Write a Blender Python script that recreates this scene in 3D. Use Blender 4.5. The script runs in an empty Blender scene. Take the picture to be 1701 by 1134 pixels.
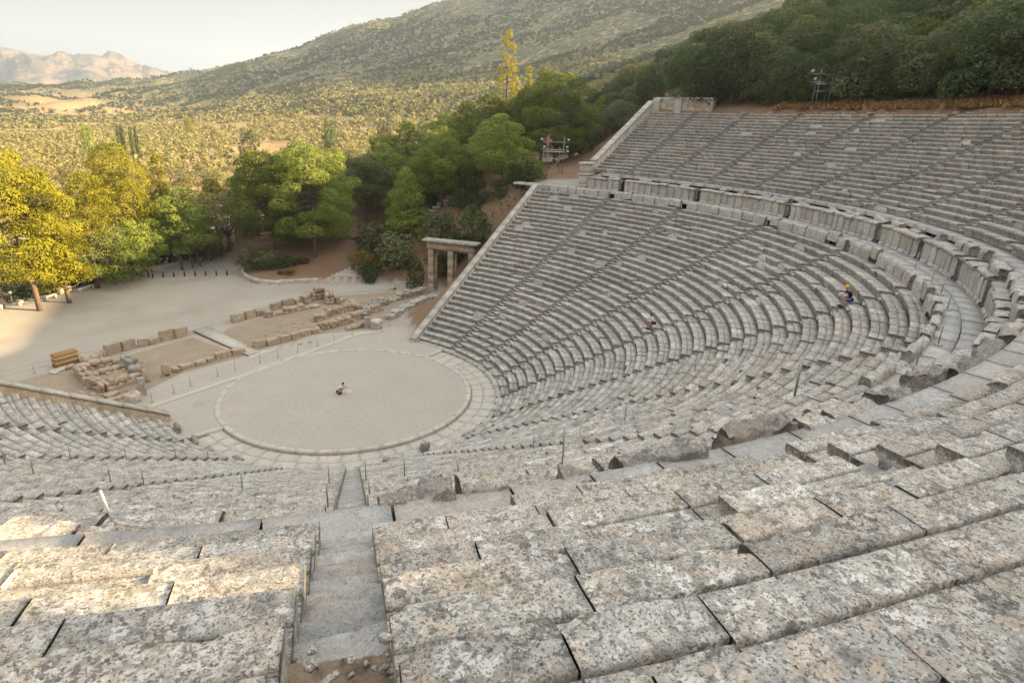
import bpy, math, random
import numpy as np
from math import radians as RAD, sin, cos, pi
from mathutils import Matrix, Vector

# ------------------------------------------------------------------ camera, sky, sun, exposure
CAM = np.array([-28.195, -39.057, 21.292]); YAW, PITCH, ROLL = .906314, .338313, .041261
FOC, PW, PH = 1014.365, 1701.0, 1134.0
FW = np.array([sin(YAW)*cos(PITCH), cos(YAW)*cos(PITCH), -sin(PITCH)])
_r0 = np.array([cos(YAW), -sin(YAW), 0.]); _u0 = np.cross(_r0, FW)
RT = _r0*cos(ROLL)+_u0*sin(ROLL); UP = -_r0*sin(ROLL)+_u0*cos(ROLL)
sc = bpy.context.scene; COL = sc.collection
cd = bpy.data.cameras.new("camera"); cam = bpy.data.objects.new("camera", cd); COL.objects.link(cam)
cd.sensor_width = 36; cd.lens = FOC/PW*36; cd.clip_start = .1; cd.clip_end = 30000
cam.matrix_world = Matrix(((RT[0], UP[0], -FW[0], CAM[0]), (RT[1], UP[1], -FW[1], CAM[1]), (RT[2], UP[2], -FW[2], CAM[2]), (0, 0, 0, 1)))
sc.camera = cam
SUN_B, SUN_E = 145.0, 20.0          # bearing from +Y towards +X, elevation
w = bpy.data.worlds.new("World"); sc.world = w; w.use_nodes = True
nt = w.node_tree; sky = nt.nodes.new("ShaderNodeTexSky"); sky.sky_type = 'NISHITA'; sky.sun_disc = False
sky.sun_elevation = RAD(SUN_E); sky.sun_rotation = RAD(SUN_B)
sky.air_density = 1.0; sky.dust_density = 6.0; sky.ozone_density = 1.0
bg = nt.nodes["Background"]
_tc = nt.nodes.new("ShaderNodeTexCoord"); _sx = nt.nodes.new("ShaderNodeSeparateXYZ"); nt.links.new(_tc.outputs["Generated"], _sx.inputs[0])
_cr = nt.nodes.new("ShaderNodeValToRGB"); _cr.color_ramp.interpolation = 'EASE'; nt.links.new(_sx.outputs[2], _cr.inputs[0])   # share of the painted veil in the sky, highest at the horizon
_e = _cr.color_ramp.elements; _e[0].position = 0.; _e[0].color = (.95, .95, .95, 1); _e[1].position = .5; _e[1].color = (.75, .75, .75, 1)
_c2 = nt.nodes.new("ShaderNodeValToRGB"); _c2.color_ramp.interpolation = 'EASE'; nt.links.new(_sx.outputs[2], _c2.inputs[0])   # veil painted into the sky, brightened overhead out of view as fill light
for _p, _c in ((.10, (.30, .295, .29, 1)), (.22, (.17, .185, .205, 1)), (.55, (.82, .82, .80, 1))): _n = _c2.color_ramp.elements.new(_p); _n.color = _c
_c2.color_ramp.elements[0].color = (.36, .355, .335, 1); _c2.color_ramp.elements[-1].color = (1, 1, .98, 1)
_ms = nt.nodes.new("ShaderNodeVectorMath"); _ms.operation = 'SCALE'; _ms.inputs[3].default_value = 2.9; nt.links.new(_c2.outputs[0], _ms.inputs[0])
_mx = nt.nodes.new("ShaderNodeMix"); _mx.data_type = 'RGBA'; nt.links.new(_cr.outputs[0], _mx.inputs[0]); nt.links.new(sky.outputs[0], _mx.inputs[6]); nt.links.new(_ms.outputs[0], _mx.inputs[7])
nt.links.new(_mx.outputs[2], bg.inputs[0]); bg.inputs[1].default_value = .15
sd = bpy.data.lights.new("sun", 'SUN'); sd.energy = 5.0; sd.angle = RAD(.5); sd.color = (1, .74, .40)
sun = bpy.data.objects.new("sun", sd); COL.objects.link(sun)
_s = Vector((sin(RAD(SUN_B))*cos(RAD(SUN_E)), cos(RAD(SUN_B))*cos(RAD(SUN_E)), sin(RAD(SUN_E))))
sun.rotation_euler = _s.to_track_quat('Z', 'Y').to_euler(); sun.location = (60, -80, 90)
sc.view_settings.view_transform = 'Standard'; sc.view_settings.look = 'None'
sc.view_settings.gamma = 1; sc.view_settings.exposure = 2.12
sc.render.engine = 'CYCLES'; sc.cycles.max_bounces = 6; sc.cycles.transparent_max_bounces = 8
sc.cycles.volume_bounces = 0
random.seed(7); RNG = np.random.default_rng(7)

# ------------------------------------------------------------------ helpers
def ray(px, py):
    d = FW*FOC+RT*(px-PW/2)-UP*(py-PH/2); return d/np.linalg.norm(d)
def at(px, py, z=0.):
    d = ray(px, py); return CAM+d*((z-CAM[2])/d[2])
def bearing_of(px, py=None):
    d = ray(px, 200 if py is None else py); return math.degrees(math.atan2(d[0], d[1]))
def tan_el(px, py):
    d = ray(px, py); return d[2]/math.hypot(d[0], d[1])
def _h(ix, iy, iz, s):
    n = (ix*374761393+iy*668265263+iz*2147483647+s*974711) & 0xffffffff
    n = ((n ^ (n >> 13))*1274126177) & 0xffffffff
    n = ((n ^ (n >> 16))*2246822519) & 0xffffffff
    return ((n ^ (n >> 15)) & 0xffff)/65535.*2-1
def vn(x, y, z=0., s=0):
    x = np.asarray(x, float); y = np.asarray(y, float); z = np.asarray(z, float)+0*x
    ix = np.floor(x).astype(np.int64); iy = np.floor(y).astype(np.int64); iz = np.floor(z).astype(np.int64)
    fx, fy, fz = x-ix, y-iy, z-iz
    fx = fx*fx*(3-2*fx); fy = fy*fy*(3-2*fy); fz = fz*fz*(3-2*fz); o = 0
    for a in (0, 1):
        for b in (0, 1):
            for c in (0, 1):
                o = o+_h(ix+a, iy+b, iz+c, s)*(fx if a else 1-fx)*(fy if b else 1-fy)*(fz if c else 1-fz)
    return o
def fbm(x, y, z=0., o=4, s=0, g=.5):
    t = 0; a = 1.
    for i in range(o):
        t = t+a*vn(np.asarray(x)*2**i+17.3*i, np.asarray(y)*2**i-9.1*i, np.asarray(z)*2**i, s+i); a *= g
    return t
def sstep(a, b, x):
    t = np.clip((x-a)/(b-a), 0, 1); return t*t*(3-2*t)

def mesh_from(name, V, F, tone=None, smooth=False):
    """V (n,3); F list of (m,k) index arrays; tone: per-vertex floats"""
    V = np.asarray(V, np.float32); me = bpy.data.meshes.new(name)
    F = [np.asarray(f, np.int32) for f in F if len(f)]
    me.vertices.add(len(V)); me.vertices.foreach_set("co", V.ravel())
    nl = sum(f.size for f in F); npol = sum(len(f) for f in F)
    me.loops.add(nl); me.loops.foreach_set("vertex_index", np.concatenate([f.ravel() for f in F]))
    st = []; o = 0
    for f in F:
        st.append(o+np.arange(len(f))*f.shape[1]); o += f.size
    me.polygons.add(npol); me.polygons.foreach_set("loop_start", np.concatenate(st).astype(np.int32))
    if tone is not None:
        a = me.attributes.new("tone", 'FLOAT', 'POINT'); a.data.foreach_set("value", np.asarray(tone, np.float32))
    me.update(calc_edges=True)
    if smooth: me.polygons.foreach_set("use_smooth", np.ones(npol, bool))
    return me
def link(name, me, mat=None, parent=None):
    o = bpy.data.objects.new(name, me); COL.objects.link(o)
    if mat is not None and me is not None and not me.materials: me.materials.append(mat)
    if parent is not None: o.parent = parent
    return o
def tag(o, label=None, cat=None, group=None, kind=None):
    if label: o["label"] = label
    if cat: o["category"] = cat
    if group: o["group"] = group
    if kind: o["kind"] = kind
    return o
def empty(name, loc, label, cat, group=None, rz=0.):
    o = bpy.data.objects.new(name, None); COL.objects.link(o); o.empty_display_size = .3
    o.location = [float(v) for v in loc]; o.rotation_euler.z = rz
    return tag(o, label, cat, group)

class MB:
    """collects pieces; build() links them as ONE mesh object"""
    def __init__(s): s.v = []; s.f = {}; s.n = 0; s.t = []
    def add(s, V, F, tone=0.5):
        V = np.asarray(V, float).reshape(-1, 3); s.v.append(V)
        for f in F:
            f = np.asarray(f, np.int64)
            if len(f): s.f.setdefault(f.shape[1], []).append(f+s.n)
        s.t.append(np.full(len(V), tone) if np.isscalar(tone) else np.asarray(tone, float)); s.n += len(V); return s
    def mesh(s, name, smooth=False):
        return mesh_from(name, np.concatenate(s.v), [np.concatenate(f) for f in s.f.values()], np.concatenate(s.t), smooth)
    def build(s, name, mat, parent=None, off=None, smooth=False):
        if off is not None: s.v = [v-np.asarray(off, float) for v in s.v]
        return link(name, s.mesh(name, smooth), mat, parent)
    def box(s, c, size, rz=0., tone=.5, bev=.0, tilt=(0, 0), rough=0.):
        """box with optional chamfer; c = centre of the base"""
        x, y, z = np.array(size)/2.; b = min(bev, x*.45, y*.45, z*.45)
        if b > 0:
            lv = [(-z, x-b, y-b), (-z+b, x, y), (z-b, x, y), (z, x-b, y-b)]
        else: lv = [(-z, x, y), (z, x, y)]
        V = []
        for (h, a, c2) in lv:
            cc = min(b, a*.5)
            V += [(-a+cc, -c2, h), (a-cc, -c2, h), (a, -c2+cc, h), (a, c2-cc, h), (a-cc, c2, h), (-a+cc, c2, h), (-a, c2-cc, h), (-a, -c2+cc, h)] if b > 0 else [(-a, -c2, h), (a, -c2, h), (a, c2, h), (-a, c2, h)]
        V = np.array(V); k = 8 if b > 0 else 4; n = len(lv)
        if rough: V = V+RNG.normal(0, rough, V.shape)
        V[:, 2] += z+V[:, 0]*tilt[0]+V[:, 1]*tilt[1]
        R = np.array([[cos(rz), -sin(rz), 0], [sin(rz), cos(rz), 0], [0, 0, 1]])
        V = V@R.T+np.asarray(c, float)
        q = [(i*k+j, i*k+(j+1) % k, (i+1)*k+(j+1) % k, (i+1)*k+j) for i in range(n-1) for j in range(k)]
        return s.add(V, [np.array(q), np.array([list(range(k))[::-1], list(range((n-1)*k, n*k))])], tone)
    def tube(s, pts, rad, n=8, tone=.5, caps=True):
        pts = np.asarray(pts, float); m = len(pts); rad = np.broadcast_to(np.asarray(rad, float), (m,))
        V = []; prev = None
        for i in range(m):
            d = pts[min(i+1, m-1)]-pts[max(i-1, 0)]; d = d/(np.linalg.norm(d)+1e-9)
            if prev is None:
                a = np.cross(d, [0, 0, 1.]) if abs(d[2]) < .9 else np.cross(d, [1., 0, 0])
            else: a = prev-d*(prev@d)
            a = a/np.linalg.norm(a); prev = a; b = np.cross(d, a)
            t = np.linspace(0, 2*pi, n, endpoint=False)
            V.append(pts[i]+rad[i]*(np.cos(t)[:, None]*a+np.sin(t)[:, None]*b))
        V = np.concatenate(V)
        q = [(i*n+j, i*n+(j+1) % n, (i+1)*n+(j+1) % n, (i+1)*n+j) for i in range(m-1) for j in range(n)]
        F = [np.array(q)]
        if caps: F.append(np.array([list(range(n))[::-1], list(range((m-1)*n, m*n))]))
        return s.add(V, F, tone)

# ------------------------------------------------------------------ materials
def new_mat(name):
    m = bpy.data.materials.new(name); m.use_nodes = True; n = m.node_tree; b = n.nodes["Principled BSDF"]
    b.inputs["Roughness"].default_value = .9; b.inputs["Specular IOR Level"].default_value = .15
    return m, n, b
def nd(n, t, **k):
    x = n.nodes.new(t)
    for a, v in k.items(): setattr(x, a, v)
    return x
def noise(n, co, scale, detail=4, rough=.55, dist=0.):
    x = nd(n, "ShaderNodeTexNoise"); x.inputs["Scale"].default_value = scale; x.inputs["Detail"].default_value = detail
    x.inputs["Roughness"].default_value = rough; x.inputs["Distortion"].default_value = dist; n.links.new(co, x.inputs["Vector"]); return x.outputs[0]
def ramp(n, f, stops):
    x = nd(n, "ShaderNodeValToRGB"); e = x.color_ramp.elements
    while len(e) < len(stops): e.new(.5)
    for i, (p, c) in enumerate(stops):
        e[i].position = p; e[i].color = (c, c, c, 1) if np.isscalar(c) else (*c, 1)
    n.links.new(f, x.inputs[0]); return x.outputs[0]
def mix(n, f, a, b, mode='MIX'):
    x = nd(n, "ShaderNodeMix", data_type='RGBA', blend_type=mode)
    for s, v in ((0, f), (6, a), (7, b)):
        if hasattr(v, 'links'): n.links.new(v, x.inputs[s])
        elif s == 0: x.inputs[0].default_value = v
        else: x.inputs[s].default_value = (*v, 1) if not np.isscalar(v) else (v, v, v, 1)
    return x.outputs[2]
def pos(n): return nd(n, "ShaderNodeNewGeometry").outputs["Position"]
def attr(n, name="tone"): return nd(n, "ShaderNodeAttribute", attribute_name=name).outputs["Fac"]
def math_(n, op, a, b=0.):
    x = nd(n, "ShaderNodeMath", operation=op)
    for i, v in enumerate((a, b)):
        if hasattr(v, 'links'): n.links.new(v, x.inputs[i])
        else: x.inputs[i].default_value = v
    return x.outputs[0]
def bump(n, b, h, dist, strength=1.):
    x = nd(n, "ShaderNodeBump"); x.inputs["Distance"].default_value = dist; x.inputs["Strength"].default_value = strength
    n.links.new(h, x.inputs["Height"]); n.links.new(x.outputs[0], b.inputs["Normal"])
def voro(n, co, scale, feat='F1', rnd=1.):
    x = nd(n, "ShaderNodeTexVoronoi", feature=feat); x.inputs["Scale"].default_value = scale; x.inputs["Randomness"].default_value = rnd
    n.links.new(co, x.inputs["Vector"]); return x

def stone_mat(name, base, warm, lichen=1., grime=1., bmp=.012):
    """weathered limestone: grey body, beige and white lichen patches, black specks"""
    m, n, b = new_mat(name); p = pos(n)
    wv = nd(n, "ShaderNodeTexNoise"); wv.inputs["Scale"].default_value = 14; wv.inputs["Detail"].default_value = 4; n.links.new(p, wv.inputs["Vector"])
    off = nd(n, "ShaderNodeVectorMath", operation='SCALE'); off.inputs[3].default_value = .10; n.links.new(wv.outputs[1], off.inputs[0])
    ad = nd(n, "ShaderNodeVectorMath", operation='ADD'); n.links.new(p, ad.inputs[0]); n.links.new(off.outputs[0], ad.inputs[1]); q = ad.outputs[0]
    big = noise(n, p, .35, 3); mid = noise(n, p, 2.6, 4, .6)
    c = mix(n, ramp(n, mid, [(.35, 0.), (.7, 1.)]), base, [v*.72 for v in base])
    c = mix(n, ramp(n, big, [(.35, 0.), (.68, .75)]), c, warm)
    v1 = voro(n, q, 15.); v2 = voro(n, q, 10.); v3 = voro(n, q, 22.)
    hue1 = nd(n, "ShaderNodeSeparateColor"); n.links.new(v1.outputs["Color"], hue1.inputs[0])
    hue2 = nd(n, "ShaderNodeSeparateColor"); n.links.new(v2.outputs["Color"], hue2.inputs[0])
    hue3 = nd(n, "ShaderNodeSeparateColor"); n.links.new(v3.outputs["Color"], hue3.inputs[0])
    bl = math_(n, 'FRACT', math_(n, 'MULTIPLY', attr(n), 13.7)); blr = ramp(n, bl, [(0, .25), (1, 1.)])
    c = mix(n, math_(n, 'MULTIPLY', ramp(n, math_(n, 'FRACT', math_(n, 'MULTIPLY', attr(n), 29.3)), [(.55, 0.), (1, .45)]), ramp(n, noise(n, p, .9, 3), [(.4, 0.), (.6, 1.)])), c, [v*w for v, w in zip(warm, (1.18, .98, .82))])
    msk = noise(n, p, 1.3, 4, .65)
    k2 = math_(n, 'MULTIPLY', ramp(n, hue2.outputs[0], [(.5, 0.), (.56, 1.)]), ramp(n, msk, [(.4, .15), (.6, .8)]))
    c = mix(n, math_(n, 'MULTIPLY', k2, .75*lichen), c, (.54, .42, .31))
    k1 = math_(n, 'MULTIPLY', math_(n, 'MULTIPLY', ramp(n, hue1.outputs[0], [(.60, 0.), (.66, 1.)]), ramp(n, noise(n, p, 1.6, 4, .65), [(.42, .08), (.56, 1.)])), blr)
    c = mix(n, math_(n, 'MULTIPLY', k1, .85*lichen), c, (.76, .74, .69))
    k3 = math_(n, 'MULTIPLY', ramp(n, hue3.outputs[0], [(.66, 0.), (.70, 1.)]), ramp(n, noise(n, p, 2.7, 4, .6), [(.44, .1), (.58, 1.)]))
    c = mix(n, math_(n, 'MULTIPLY', k3, .8*lichen), c, (.15, .145, .13))
    v4 = voro(n, q, 62.); hue4 = nd(n, "ShaderNodeSeparateColor"); n.links.new(v4.outputs["Color"], hue4.inputs[0])
    c = mix(n, math_(n, 'MULTIPLY', ramp(n, hue4.outputs[0], [(.86, 0.), (.9, 1.)]), .5*lichen), c, (.70, .68, .62))
    c = mix(n, math_(n, 'MULTIPLY', ramp(n, hue4.outputs[1], [(.90, 0.), (.93, 1.)]), .6*grime), c, (.09, .085, .075))
    sp = ramp(n, noise(n, p, 46, 4, .75), [(.38, 1.), (.47, 0.)])
    c = mix(n, math_(n, 'MULTIPLY', sp, .75*grime), c, (.06, .055, .05))
    gr = ramp(n, noise(n, p, 5.5, 5, .72), [(.50, 0.), (.66, 1.)])
    c = mix(n, math_(n, 'MULTIPLY', gr, .55*grime), c, (.13, .125, .11))
    c = mix(n, 1., c, ramp(n, attr(n), [(0, .62), (.5, .95), (1, 1.22)]), 'MULTIPLY')
    n.links.new(c, b.inputs["Base Color"])
    h = math_(n, 'ADD', noise(n, p, 34, 6, .78), math_(n, 'MULTIPLY', noise(n, p, 9, 4), .5)); bump(n, b, h, bmp)
    return m
M = {}
M['stone'] = stone_mat("weathered_limestone", (.44, .425, .385), (.49, .44, .365), 1., 1.15)
M['stone_far'] = stone_mat("grey_limestone", (.48, .468, .43), (.51, .475, .41), .75, 1.)
M['stone_warm'] = stone_mat("warm_limestone", (.40, .32, .225), (.42, .30, .19), .5, .75)
M['stone_pale'] = stone_mat("pale_limestone", (.42, .40, .35), (.44, .395, .32), .35, .55)
M['step'] = stone_mat("worn_step_stone", (.42, .415, .395), (.45, .43, .39), .3, .55)
M['dark_stone'] = stone_mat("dark_limestone", (.25, .235, .21), (.29, .26, .22), .5, 1.)  # darker base tone of the limestone, used for whole blocks

def sandy(name, a, b_, c_, sc_=1., bmp=.01, speck=.5, streak=False):
    m, n, b = new_mat(name); p = pos(n)
    c = mix(n, ramp(n, noise(n, p, .22*sc_, 5, .6), [(.35, 0.), (.65, 1.)]), a, b_)
    c = mix(n, math_(n, 'MULTIPLY', ramp(n, noise(n, p, 2.2*sc_, 6, .75), [(.45, 0.), (.7, 1.)]), .8), c, c_)
    if streak:
        mp = nd(n, "ShaderNodeMapping"); mp.inputs["Scale"].default_value = (.10, .5, 1); mp.inputs["Rotation"].default_value = (0, 0, .35); n.links.new(p, mp.inputs["Vector"])
        c = mix(n, math_(n, 'MULTIPLY', ramp(n, noise(n, mp.outputs[0], 1., 5, .6, 1.2), [(.52, 0.), (.68, 1.)]), .55), c, [v*.68 for v in c_])
    c = mix(n, math_(n, 'MULTIPLY', ramp(n, noise(n, p, 26, 4, .75), [(.35, 1.), (.5, 0.)]), speck), c, [v*.55 for v in a])
    n.links.new(c, b.inputs["Base Color"]); bump(n, b, noise(n, p, 22, 5, .7), bmp); return m
M['orch'] = sandy("packed_earth", (.385, .345, .29), (.345, .32, .275), (.295, .26, .21), 1.4, .008, .25)
M['terrace'] = sandy("sandy_gravel", (.34, .305, .255), (.38, .345, .29), (.275, .24, .195), 1., .010, .25, True)
M['ramp'] = sandy("pale_board", (.44, .40, .33), (.41, .375, .31), (.38, .35, .29), 1., .003, .15)
M['ruindirt'] = sandy("dusty_ruin_soil", (.33, .27, .20), (.27, .215, .155), (.20, .16, .115), 2.2, .03, .5)
M['dry'] = sandy("dry_grass_earth", (.46, .30, .17), (.36, .25, .15), (.24, .19, .11), 2.5, .05, .5)

def ground_mat():
    """near ground: dry soil, leaf litter and dusty gravel; zone comes from the 'tone' attribute"""
    m, n, b = new_mat("ground_soil"); p = pos(n)
    grav = mix(n, ramp(n, noise(n, p, .25, 5, .6), [(.35, 0.), (.65, 1.)]), (.365, .33, .275), (.335, .305, .26))
    lit = mix(n, ramp(n, noise(n, p, .6, 6, .7), [(.35, 0.), (.65, 1.)]), (.215, .115, .065), (.20, .145, .095))
    lit = mix(n, ramp(n, noise(n, p, 6, 5, .75), [(.5, 0.), (.7, .7)]), lit, (.30, .22, .14))
    c = mix(n, attr(n), lit, grav)
    c = mix(n, math_(n, 'MULTIPLY', ramp(n, noise(n, p, 24, 4, .75), [(.33, 1.), (.5, 0.)]), .5), c, (.14, .10, .07))
    n.links.new(c, b.inputs["Base Color"]); bump(n, b, noise(n, p, 12, 6, .7), .04); return m
M['ground'] = ground_mat()
def hills_mat():
    m, n, b = new_mat("hill_scrub"); p = pos(n)
    soil = mix(n, ramp(n, noise(n, p, .012, 5, .6), [(.35, 0.), (.65, 1.)]), (.46, .30, .14), (.56, .41, .20))
    soil = mix(n, ramp(n, noise(n, p, .05, 6, .7), [(.58, 0.), (.70, .8)]), soil, (.50, .42, .31))
    scr = mix(n, ramp(n, noise(n, p, .02, 5, .7), [(.4, 0.), (.6, 1.)]), (.055, .072, .032), (.085, .095, .042))
    f = ramp(n, noise(n, p, .09, 8, .8), [(.36, 0.), (.50, 1.)])
    c = mix(n, math_(n, 'MULTIPLY', f, attr(n)), soil, scr)
    n.links.new(c, b.inputs["Base Color"]); bump(n, b, noise(n, p, .12, 8, .75), 4.); return m
M['hills'] = hills_mat()
def rock_mat():
    m, n, b = new_mat("mountain_rock"); p = pos(n)
    c = mix(n, ramp(n, noise(n, p, .006, 8, .8), [(.44, 0.), (.54, 1.)]), (.38, .27, .20), (.12, .115, .09))
    n.links.new(c, b.inputs["Base Color"]); bump(n, b, noise(n, p, .006, 8, .75), 110.); return m
M['rock'] = rock_mat()
def leaf_mat(name, a, b_, dark, trans=.35, nscale=.9):
    m, n, b = new_mat(name); p = nd(n, "ShaderNodeTexCoord").outputs["Object"]
    oi = nd(n, "ShaderNodeObjectInfo").outputs["Random"]
    c = mix(n, attr(n), a, b_)
    c = mix(n, ramp(n, noise(n, p, nscale, 3), [(.45, 0.), (.7, .6)]), c, dark)
    c = mix(n, 1., c, ramp(n, oi, [(0, .62), (1, 1.3)]), 'MULTIPLY')
    n.links.new(c, b.inputs["Base Color"]); b.inputs["Roughness"].default_value = .7
    tr = nd(n, "ShaderNodeBsdfTranslucent"); n.links.new(c, tr.inputs[0])
    ms = nd(n, "ShaderNodeMixShader"); ms.inputs[0].default_value = trans
    n.links.new(b.outputs[0], ms.inputs[1]); n.links.new(tr.outputs[0], ms.inputs[2])
    n.links.new(ms.outputs[0], n.nodes["Material Output"].inputs[0]); return m
M['pine'] = leaf_mat("pine_needles", (.14, .185, .035), (.24, .28, .055), (.085, .13, .03))
M['pine_sun'] = leaf_mat("sunlit_pine_needles", (.17, .175, .016), (.33, .29, .02), (.10, .12, .016))  # lit copy of the pine: warm sunlight put into the base colour
M['pine_lit'] = leaf_mat("lit_pine_needles", (.36, .32, .02), (.50, .42, .03), (.24, .24, .02), .5)  # stronger yellow, sunlight on the tall pine put into its colour
M['oak'] = leaf_mat("evergreen_leaves", (.06, .092, .036), (.12, .155, .055), (.038, .06, .024))
M['oakdull'] = leaf_mat("dull_leaves", (.12, .14, .06), (.19, .20, .09), (.085, .10, .05))
M['olive'] = leaf_mat("olive_leaves", (.205, .195, .08), (.32, .28, .115), (.14, .145, .06))
M['shrub'] = leaf_mat("shrub_leaves", (.10, .11, .04), (.15, .145, .055), (.06, .08, .028))
M['hillscrub'] = leaf_mat("hill_scrub_leaves", (.055, .07, .032), (.085, .095, .042), (.04, .055, .025))
M['yshrub'] = leaf_mat("yellow_shrub_leaves", (.20, .165, .03), (.27, .21, .04), (.12, .12, .03))
M['grass'] = leaf_mat("dry_grass", (.34, .20, .085), (.46, .30, .13), (.22, .14, .06))
def plain(name, col, rough=.8, metal=0., var=.25, scale=6.):
    m, n, b = new_mat(name); p = pos(n)
    c = mix(n, ramp(n, noise(n, p, scale, 5, .65), [(.3, 0.), (.7, 1.)]), col, [v*(1-var) for v in col])
    n.links.new(c, b.inputs["Base Color"]); b.inputs["Roughness"].default_value = rough; b.inputs["Metallic"].default_value = metal
    bump(n, b, noise(n, p, scale*6, 4), .003); return m
M['bark'] = plain("bark", (.20, .15, .12), .95, 0, .6, 9)
M['deadwood'] = plain("bare_wood", (.42, .36, .32), .9, 0, .3, 9)
M['metal'] = plain("galvanised_steel", (.36, .37, .36), .45, .6, .2, 12)
M['dkmetal'] = plain("dark_iron", (.05, .05, .05), .5, .3, .3, 12)
M['white'] = plain("white_paint", (.75, .75, .73), .5)
M['rope'] = plain("pale_rope", (.62, .58, .50), .9)
M['wire'] = plain("grey_cord", (.30, .30, .30), .8)
M['crate'] = plain("brown_canvas", (.30, .18, .07), .8, 0, .2, 4)
M['strap'] = plain("white_strap", (.62, .58, .5), .8)
M['skin'] = plain("skin", (.46, .27, .19), .6, 0, .12, 9)
M['hair'] = plain("dark_hair", (.035, .022, .016), .7)
M['tee_w'] = plain("white_cotton", (.82, .82, .84), .85, 0, .1)
M['tee_k'] = plain("black_cotton", (.012, .018, .02), .9, 0, .2)
M['short_k'] = plain("black_shorts", (.016, .018, .022), .9, 0, .2)
M['short_b'] = plain("blue_shorts", (.015, .06, .33), .8, 0, .2)
M['short_g'] = plain("green_shorts", (.03, .09, .045), .85, 0, .2)
M['cap_y'] = plain("yellow_cap", (.78, .46, .05), .8, 0, .1)
M['shoe'] = plain("dark_shoes", (.02, .022, .03), .7)
M['bag'] = plain("tan_bag", (.42, .24, .06), .8)
M['greenp'] = plain("green_panel", (.02, .06, .035), .6)
M['concrete'] = plain("pale_concrete", (.44, .42, .38), .9, 0, .2, 3)
M['terra'] = plain("terracotta", (.28, .10, .05), .8)
M['red'] = plain("dry_red_needles", (.42, .13, .06), .9)
M['soil'] = M['ground']
# ------------------------------------------------------------------ layout of the theatre (metres, orchestra centre = origin, axis towards -Y)
S_OUT = 6.7; A_IN = 72.0
N_LOW, R_LOW, D_LOW, H_LOW, Z_LOW = 34, 12.6, .7398, .4010, .40
N_UP, R_UP, D_UP, H_UP, Z_UP = 21, 41.476, .7175, .3647, 16.64
R_BACK, Z_BACK, R_FLOOR, Z_FLOOR, R_WALL, Z_WTOP = 37.62, 14.42, 38.02, 14.32, 39.62, 15.5
Z_RIM = Z_UP+(N_UP-1)*H_UP; R_RIM = R_UP+N_UP*D_UP
END_LOW, END_UP = 99.6, 91.6
def polar(side, az, r, z=None):
    """side 0 centre fan, +1/-1 outer fans with their shifted centre; az in degrees"""
    az = np.radians(az); r = np.asarray(r, float)
    if side == 0: x, y = r*np.sin(az), -r*np.cos(az)
    else:
        x = side*(-S_OUT*sin(RAD(A_IN)))+(r+S_OUT)*np.sin(az); y = S_OUT*cos(RAD(A_IN))-(r+S_OUT)*np.cos(az)
    return (x, y) if z is None else np.array([float(x), float(y), float(z)])
def side_of(az): return 0 if abs(az) <= A_IN+1e-6 else (1 if az > 0 else -1)
def reff(x, y):
    az = np.degrees(np.arctan2(x, -y)); sg = np.where(az >= 0, 1., -1.)
    cx = -S_OUT*sin(RAD(A_IN))*sg; cy = S_OUT*cos(RAD(A_IN))
    a2 = np.degrees(np.arctan2(x-cx, -(y-cy))); r2 = np.hypot(x-cx, y-cy)-S_OUT
    o = (np.abs(a2) > A_IN) & (np.abs(az) > 60)
    return np.where(o, r2, np.hypot(x, y)), np.where(o, a2, az)
def seat_z(r):
    return np.where(r < 38, Z_LOW+(r-R_LOW)*H_LOW/D_LOW, np.where(r < 41, Z_FLOOR, Z_UP+(r-R_UP)*H_UP/D_UP))
TER_A = np.array([-7.7, 45.9]); TER_B = np.array([5.3, 51.9])       # far edge of the gravel terrace
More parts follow.
